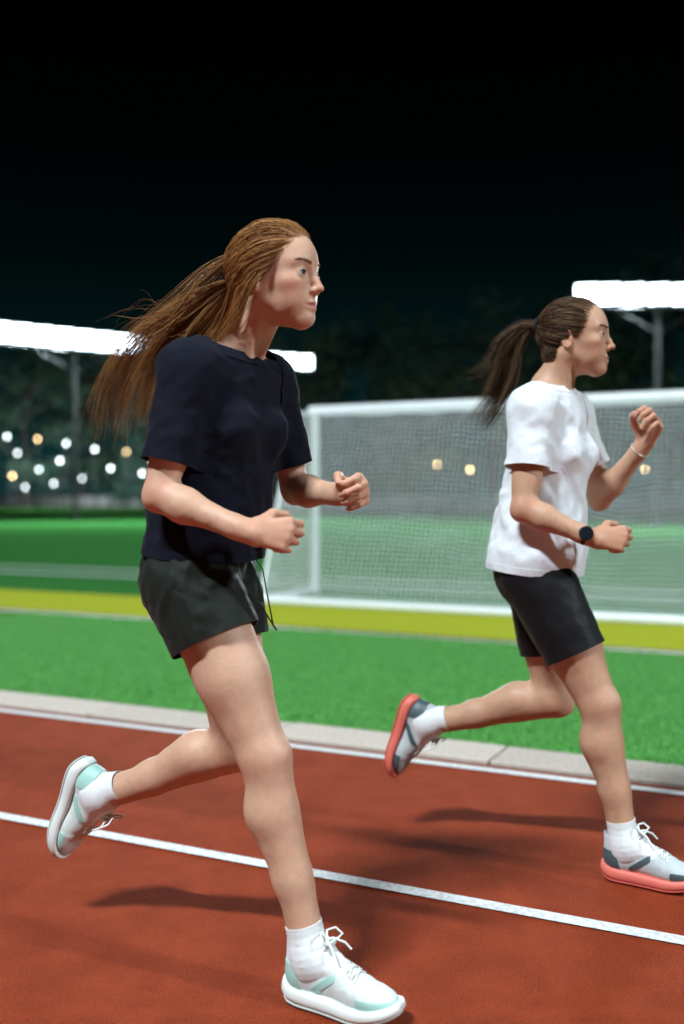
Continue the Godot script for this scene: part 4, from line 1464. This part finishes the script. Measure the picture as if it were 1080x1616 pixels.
func build_people():
	var J := {
		"pelvis": Vector3(0.0, 0.905, 0), "neck": Vector3(0.085, 1.385, 0),
		"shR": Vector3(0.060, 1.318, 0.140), "elR": Vector3(0.026, 1.058, 0.195), "wrR": Vector3(0.222, 0.985, 0.170), "hdR": Vector3(0.30, 0.980, 0.130),
		"shL": Vector3(0.092, 1.322, -0.140), "elL": Vector3(0.128, 1.072, -0.205), "wrL": Vector3(0.305, 1.060, -0.095), "hdL": Vector3(0.38, 1.075, -0.05),
		"hipR": Vector3(0.025, 0.865, 0.080), "knR": Vector3(0.205, 0.505, 0.075), "anR": Vector3(0.305, 0.108, 0.055),
		"hipL": Vector3(-0.012, 0.860, -0.080), "knL": Vector3(0.052, 0.480, -0.065), "anL": Vector3(-0.325, 0.322, -0.055),
		"pmR": Vector3(0.1, -0.2, -1), "tbR": Vector3(0, 1, 0), "cuR": 1.05,
		"pmL": Vector3(-0.1, -0.3, 1), "tbL": Vector3(0.1, 1, 0), "cuL": 1.0,
		"footR": foot_basis(Vector3(1, 0.0, 0), 0.10), "footL": foot_basis(Vector3(-0.36, -0.93, 0), -0.08),
		"head": head_at(Vector3(0.190, 1.522, 0.0), -0.02, 0.02, 0.02, 1.02),
	}
	var o := {
		"seed": 11, "skin": Color(0.57, 0.320, 0.215), "lip": Color(0.40, 0.105, 0.095), "iris": Color(0.10, 0.16, 0.18), "brow": Color(0.16, 0.075, 0.03),
		"hair_cols": [Color(0.13, 0.047, 0.014), Color(0.31, 0.122, 0.035), Color(0.52, 0.26, 0.09)], "tie": Vector3(-0.100, 0.012, 0), "droop": 0.16, "volume": 0.016, "gape": 0.0022,
		"tails": [
			{"path": [Vector3(0.04, 1.50, 0.01), Vector3(-0.035, 1.42, 0.03), Vector3(-0.095, 1.33, 0.045), Vector3(-0.13, 1.22, 0.05)], "n": 330, "spread": 0.040, "wave": 0.010},
			{"path": [Vector3(0.03, 1.51, 0.0), Vector3(-0.07, 1.46, 0.0), Vector3(-0.16, 1.40, 0.0), Vector3(-0.235, 1.30, 0.0), Vector3(-0.26, 1.20, 0.0)], "n": 230, "spread": 0.045, "wave": 0.016},
			{"start": Vector3(-0.055, -0.005, 0.066), "path": [Vector3(0.105, 1.44, 0.062), Vector3(0.055, 1.375, 0.07), Vector3(-0.01, 1.335, 0.085), Vector3(-0.075, 1.25, 0.09)], "n": 120, "spread": 0.024, "wave": 0.012},
			{"start": Vector3(-0.055, -0.005, -0.066), "path": [Vector3(0.105, 1.44, -0.062), Vector3(0.055, 1.375, -0.07), Vector3(-0.01, 1.335, -0.075), Vector3(-0.075, 1.25, -0.07)], "n": 90, "spread": 0.024, "wave": 0.012},
			{"start": Vector3(0.020, 0.020, 0.070), "path": [Vector3(0.180, 1.50, 0.088), Vector3(0.150, 1.455, 0.084), Vector3(0.105, 1.405, 0.075), Vector3(0.04, 1.36, 0.085)], "n": 34, "spread": 0.016, "wave": 0.012},
			{"start": Vector3(-0.07, 0.06, 0.03), "path": [Vector3(0.055, 1.55, 0.045), Vector3(-0.02, 1.49, 0.05), Vector3(-0.09, 1.43, 0.045), Vector3(-0.16, 1.37, 0.03), Vector3(-0.22, 1.28, 0.02)], "n": 24, "spread": 0.045, "wave": 0.022},
			{"path": [Vector3(0.03, 1.49, 0.03), Vector3(-0.05, 1.44, 0.05), Vector3(-0.13, 1.45, 0.05), Vector3(-0.20, 1.40, 0.06)], "n": 26, "spread": 0.06, "wave": 0.03},
		],
		"hem": 0.928, "shirt_loose": -0.004, "shirt_fat": 0.008, "sleeve": 0.200, "sleeve_r": 0.055, "fold": 0.0105, "neckline": 0.0,
		"shirt_mat": fabric("navy_cotton", Color(0.0032, 0.0040, 0.011), 0.9, 0.35, 0.05),
		"short_len": 0.132, "short_r": 0.093, "short_fit": 0.008, "short_fold": 0.007, "waist": 0.985, "short_mat": fabric("olive_nylon", Color(0.008, 0.0105, 0.007), 0.65, 0.2, 0.1), "cord": true,
		"shoe_upper": fabric("white_mesh", Color(0.70, 0.73, 0.70), 0.75, 0.6, 0.0), "shoe_trim": mat("mint_overlay", Color(0.36, 0.58, 0.52), 0.5), "shoe_mid": mat("white_foam", Color(0.76, 0.78, 0.75), 0.6), "shoe_out": mat("pale_rubber", Color(0.55, 0.60, 0.56), 0.7), "shoe_lace": mat("white_lace", Color(0.74, 0.74, 0.70), 0.85),
	}
	var a := build_person(Vector3(-0.314, 0.006, -2.261), J, o)
	tag(a, "runner in a navy T-shirt, dark shorts and white shoes, long red-blonde ponytail flying", "person", "women running on the track")
	J = {
		"pelvis": Vector3(-0.005, 0.870, 0), "neck": Vector3(0.040, 1.365, 0),
		"shR": Vector3(0.020, 1.296, 0.145), "elR": Vector3(0.012, 1.022, 0.200), "wrR": Vector3(0.190, 0.945, 0.168), "hdR": Vector3(0.27, 0.945, 0.135),
		"shL": Vector3(0.060, 1.302, -0.145), "elL": Vector3(0.135, 1.050, -0.205), "wrL": Vector3(0.275, 1.205, -0.125), "hdL": Vector3(0.31, 1.28, -0.10),
		"hipR": Vector3(0.015, 0.835, 0.078), "knR": Vector3(0.190, 0.480, 0.070), "anR": Vector3(0.258, 0.108, 0.050),
		"hipL": Vector3(-0.018, 0.830, -0.078), "knL": Vector3(0.030, 0.460, -0.065), "anL": Vector3(-0.352, 0.352, -0.055),
		"pmR": Vector3(0.1, -0.2, -1), "tbR": Vector3(0, 1, 0), "cuR": 1.05,
		"pmL": Vector3(-0.4, 0.1, 1), "tbL": Vector3(-1, 0.4, 0), "cuL": 0.95,
		"footR": foot_basis(Vector3(1, 0.0, 0), 0.10), "footL": foot_basis(Vector3(-0.30, -0.95, 0), -0.08),
		"head": head_at(Vector3(0.100, 1.502, 0.0), 0.10, 0.03, 0.0, 1.0),
	}
	o = {
		"seed": 23, "skin": Color(0.50, 0.275, 0.175), "lip": Color(0.38, 0.12, 0.10), "iris": Color(0.06, 0.035, 0.02), "brow": Color(0.035, 0.02, 0.012),
		"hair_cols": [Color(0.028, 0.014, 0.008), Color(0.070, 0.036, 0.018), Color(0.26, 0.155, 0.08)], "tie": Vector3(-0.096, 0.048, 0), "droop": 0.0,
		"tails": [
			{"path": [Vector3(-0.035, 1.545, 0.0), Vector3(-0.075, 1.49, 0.005), Vector3(-0.095, 1.41, 0.01), Vector3(-0.135, 1.33, 0.01), Vector3(-0.185, 1.27, 0.0)], "n": 330, "spread": 0.036, "wave": 0.010},
			{"path": [Vector3(-0.04, 1.55, 0.0), Vector3(-0.10, 1.50, 0.02), Vector3(-0.13, 1.44, 0.02), Vector3(-0.20, 1.42, 0.02)], "n": 60, "spread": 0.035, "wave": 0.016},
		],
		"hem": 0.845, "shirt_loose": 0.010, "sleeve": 0.165, "sleeve_r": 0.062, "fold": 0.0088, "neckline": 0.004,
		"shirt_mat": fabric("white_cotton", Color(0.74, 0.75, 0.78), 0.85, 0.35, 0.15),
		"short_len": 0.24, "short_r": 0.080, "short_fit": 0.0, "short_fold": 0.0025, "waist": 0.945, "short_mat": fabric("black_lycra", Color(0.006, 0.0055, 0.007), 0.55, 0.15, 0.05),
		"shoe_upper": fabric("grey_mesh", Color(0.52, 0.55, 0.56), 0.75, 0.6, 0.0), "shoe_trim": mat("dark_overlay", Color(0.06, 0.09, 0.10), 0.5), "shoe_mid": mat("coral_foam", Color(0.74, 0.16, 0.12), 0.55), "shoe_out": mat("coral_rubber", Color(0.60, 0.09, 0.07), 0.6), "shoe_lace": mat("white_lace", Color(0.74, 0.74, 0.70), 0.85),
	}
	var c := build_person(Vector3(0.569, 0.006, -2.907), J, o)
	tag(c, "runner in a white T-shirt, black shorts and coral-soled shoes, dark brown ponytail", "person", "women running on the track")
	wristband(J, "R", "sports watch with a dark strap on the white shirted runner's bent arm", true)
	wristband(J, "L", "thin pale bracelet on the white shirted runner's raised wrist", false)

func wristband(J: Dictionary, s: String, label: String, watch: bool):
	var W: Vector3 = J["wr" + s]; var E: Vector3 = J["el" + s]
	var d := (W - E).normalized()
	var c := W - d * 0.020
	var u := d.cross(Vector3.UP).normalized(); var w := u.cross(d)
	var t := thing("wrist_watch" if watch else "bracelet", Vector3(0.569, 0.006, -2.907), TURN)
	tag(t, label, "watch" if watch else "bracelet")
	var g := Geo.new()
	var ring := PackedVector3Array(); var rr := PackedFloat32Array()
	for k in 25:
		var a := TAU * k / 24.0
		ring.append(c + (u * cos(a) + w * sin(a)) * (0.0250 if watch else 0.028)); rr.append(0.0085 if watch else 0.0016)
	g.tube(ring, rr, 8, Color.WHITE, 0.25 if watch else 1.0, (u).cross(d).cross(u) if not watch else u)
	put("strap" if watch else "band", g.mesh(), mat("strap", Color(0.012, 0.012, 0.014), 0.6) if watch else mat("band", Color(0.62, 0.62, 0.58), 0.35, 0.6), t)
	if watch:
		var side := Vector3(0, 0.35, 1).normalized()
		side = (side - d * side.dot(d)).normalized()
		var b := Basis(d, side, d.cross(side))
		g = Geo.new()
		g.lathe(Transform3D(b, c + side * 0.0225), [[0.0, 0.0], [0.019, 0.0], [0.0195, 0.002], [0.0195, 0.008], [0.018, 0.010], [0.0165, 0.0102]], 24)
		put("case", g.mesh(), mat("watch_case", Color(0.03, 0.03, 0.035), 0.35, 0.7), t)
		g = Geo.new()
		g.lathe(Transform3D(b, c + side * 0.0225), [[0.0166, 0.0100], [0.0, 0.0104]], 24)
		put("dial", g.mesh(), mat("watch_dial", Color(0.01, 0.012, 0.016), 0.08), t)

func _ready():
	rng.seed = 1
	# camera: eye height, turned down a little so that the horizon sits just above the middle
	var cam := Camera3D.new()
	cam.name = "camera"
	cam.position = Vector3(0, CAM_H, 0)
	cam.rotation_degrees = Vector3(-0.83, 0, 0)
	cam.fov = 54.0
	cam.near = 0.05
	cam.far = 900.0
	add_child(cam)
	cam.current = true
	var ca := CameraAttributesPhysical.new()
	ca.frustum_focal_length = 35.0
	ca.frustum_focus_distance = 2.35
	ca.exposure_aperture = 1.4
	ca.frustum_near = 0.05
	ca.frustum_far = 900.0
	cam.attributes = ca
	cam.fov = 54.0
	# night sky
	var we := WorldEnvironment.new()
	we.name = "night"
	var env := Environment.new()
	env.background_mode = Environment.BG_SKY
	var sk := ProceduralSkyMaterial.new()
	sk.sky_top_color = Color(0.002, 0.003, 0.004)
	sk.sky_horizon_color = Color(0.13, 0.36, 0.38)
	sk.sky_curve = 0.06
	sk.ground_bottom_color = Color(0.004, 0.006, 0.006)
	sk.ground_horizon_color = Color(0.010, 0.016, 0.016)
	sk.sun_angle_max = 0.1
	var sky := Sky.new()
	sky.sky_material = sk
	env.sky = sky
	env.background_energy_multiplier = 0.35
	env.tonemap_mode = Environment.TONE_MAPPER_LINEAR
	env.tonemap_exposure = 1.0
	env.sdfgi_enabled = true
	env.ssao_enabled = true
	env.ssil_enabled = true
	we.environment = env
	add_child(we)
	# the moon, very weak
	var moon := DirectionalLight3D.new()
	moon.name = "moon"
	moon.light_energy = 0.004
	moon.light_angular_distance = 0.5
	moon.light_color = Color(0.8, 0.9, 1.0)
	moon.shadow_enabled = true
	moon.rotation_degrees = Vector3(-50, 30, 0)
	add_child(moon)
	# floodlights: three seen across the pitch, the others on the near side of the track behind the camera
	floodlight(Vector3(-14.7, 7.55, -42.0), Vector3(-9.1, 7.75, -47.5), 8, Vector3(-2, 0, -8), 600.0, "floodlight mast with eight lamps on a slanted crossarm across the pitch")
	floodlight(Vector3(-5.6, 7.85, -52.0), Vector3(-1.5, 7.75, -53.0), 5, Vector3(0, 0, -10), 450.0, "floodlight mast with five lamps, half hidden behind the dark shirted runner's neck")
	floodlight(Vector3(8.4, 8.0, -36.5), Vector3(14.5, 8.0, -36.5), 7, Vector3(3, 0, -6), 600.0, "floodlight mast with seven lamps across the pitch, behind the white shirted runner")
	floodlight(Vector3(-9.6, 17.0, 5.6), Vector3(-5.6, 17.0, 7.5), 6, Vector3(0, 0, -5), 820.0, "tall floodlight mast on the near side of the track, next to the outer lane")
	floodlight(Vector3(20.0, 14.0, 8.5), Vector3(23.5, 14.0, 10.5), 6, Vector3(3, 0, -8), 800.0, "tall floodlight mast further along the near side of the track")
	build_ground()
	build_fence()
	build_trees()
	build_goal()
	build_lamps()
	build_people()

func build_lamps():
	# bearing in picture columns, height in the picture above the horizon, depth, warm
	var spots := [[12, 96, 84, 0], [60, 92, 84, 1], [105, 85, 86, 0], [28, 70, 85, 0], [150, 76, 88, 0], [95, 58, 85, 0], [200, 72, 86, 1], [62, 44, 84, 0], [130, 30, 88, 0], [20, 34, 86, 1], [175, 46, 84, 0], [240, 60, 87, 0], [225, 38, 86, 0], [262, 48, 84, 1], [85, 22, 88, 0], [40, 16, 86, 0], [690, 52, 86, 1], [742, 44, 84, 1], [1018, 44, 86, 1]]
	var words := ["first", "second", "third", "fourth", "fifth", "sixth", "seventh", "eighth", "ninth", "tenth", "eleventh", "twelfth", "thirteenth", "fourteenth", "fifteenth", "sixteenth", "seventeenth", "eighteenth", "nineteenth"]
	var by := []
	for i in spots.size(): by.append(i)
	by.sort_custom(func(a, b): return spots[a][0] < spots[b][0])
	for r in by.size():
		var q: Array = spots[by[r]]
		var h: float = CAM_H + q[1] / 1586.0 * q[2]
		lamp_post(view_point(q[0], q[2]), h, q[3] == 1, "%s %s lamp on a slim post, %s along the row before the dark trees" % ["tall" if h > 4.4 else "low", "warm yellow" if q[3] == 1 else "cool white", words[r]])
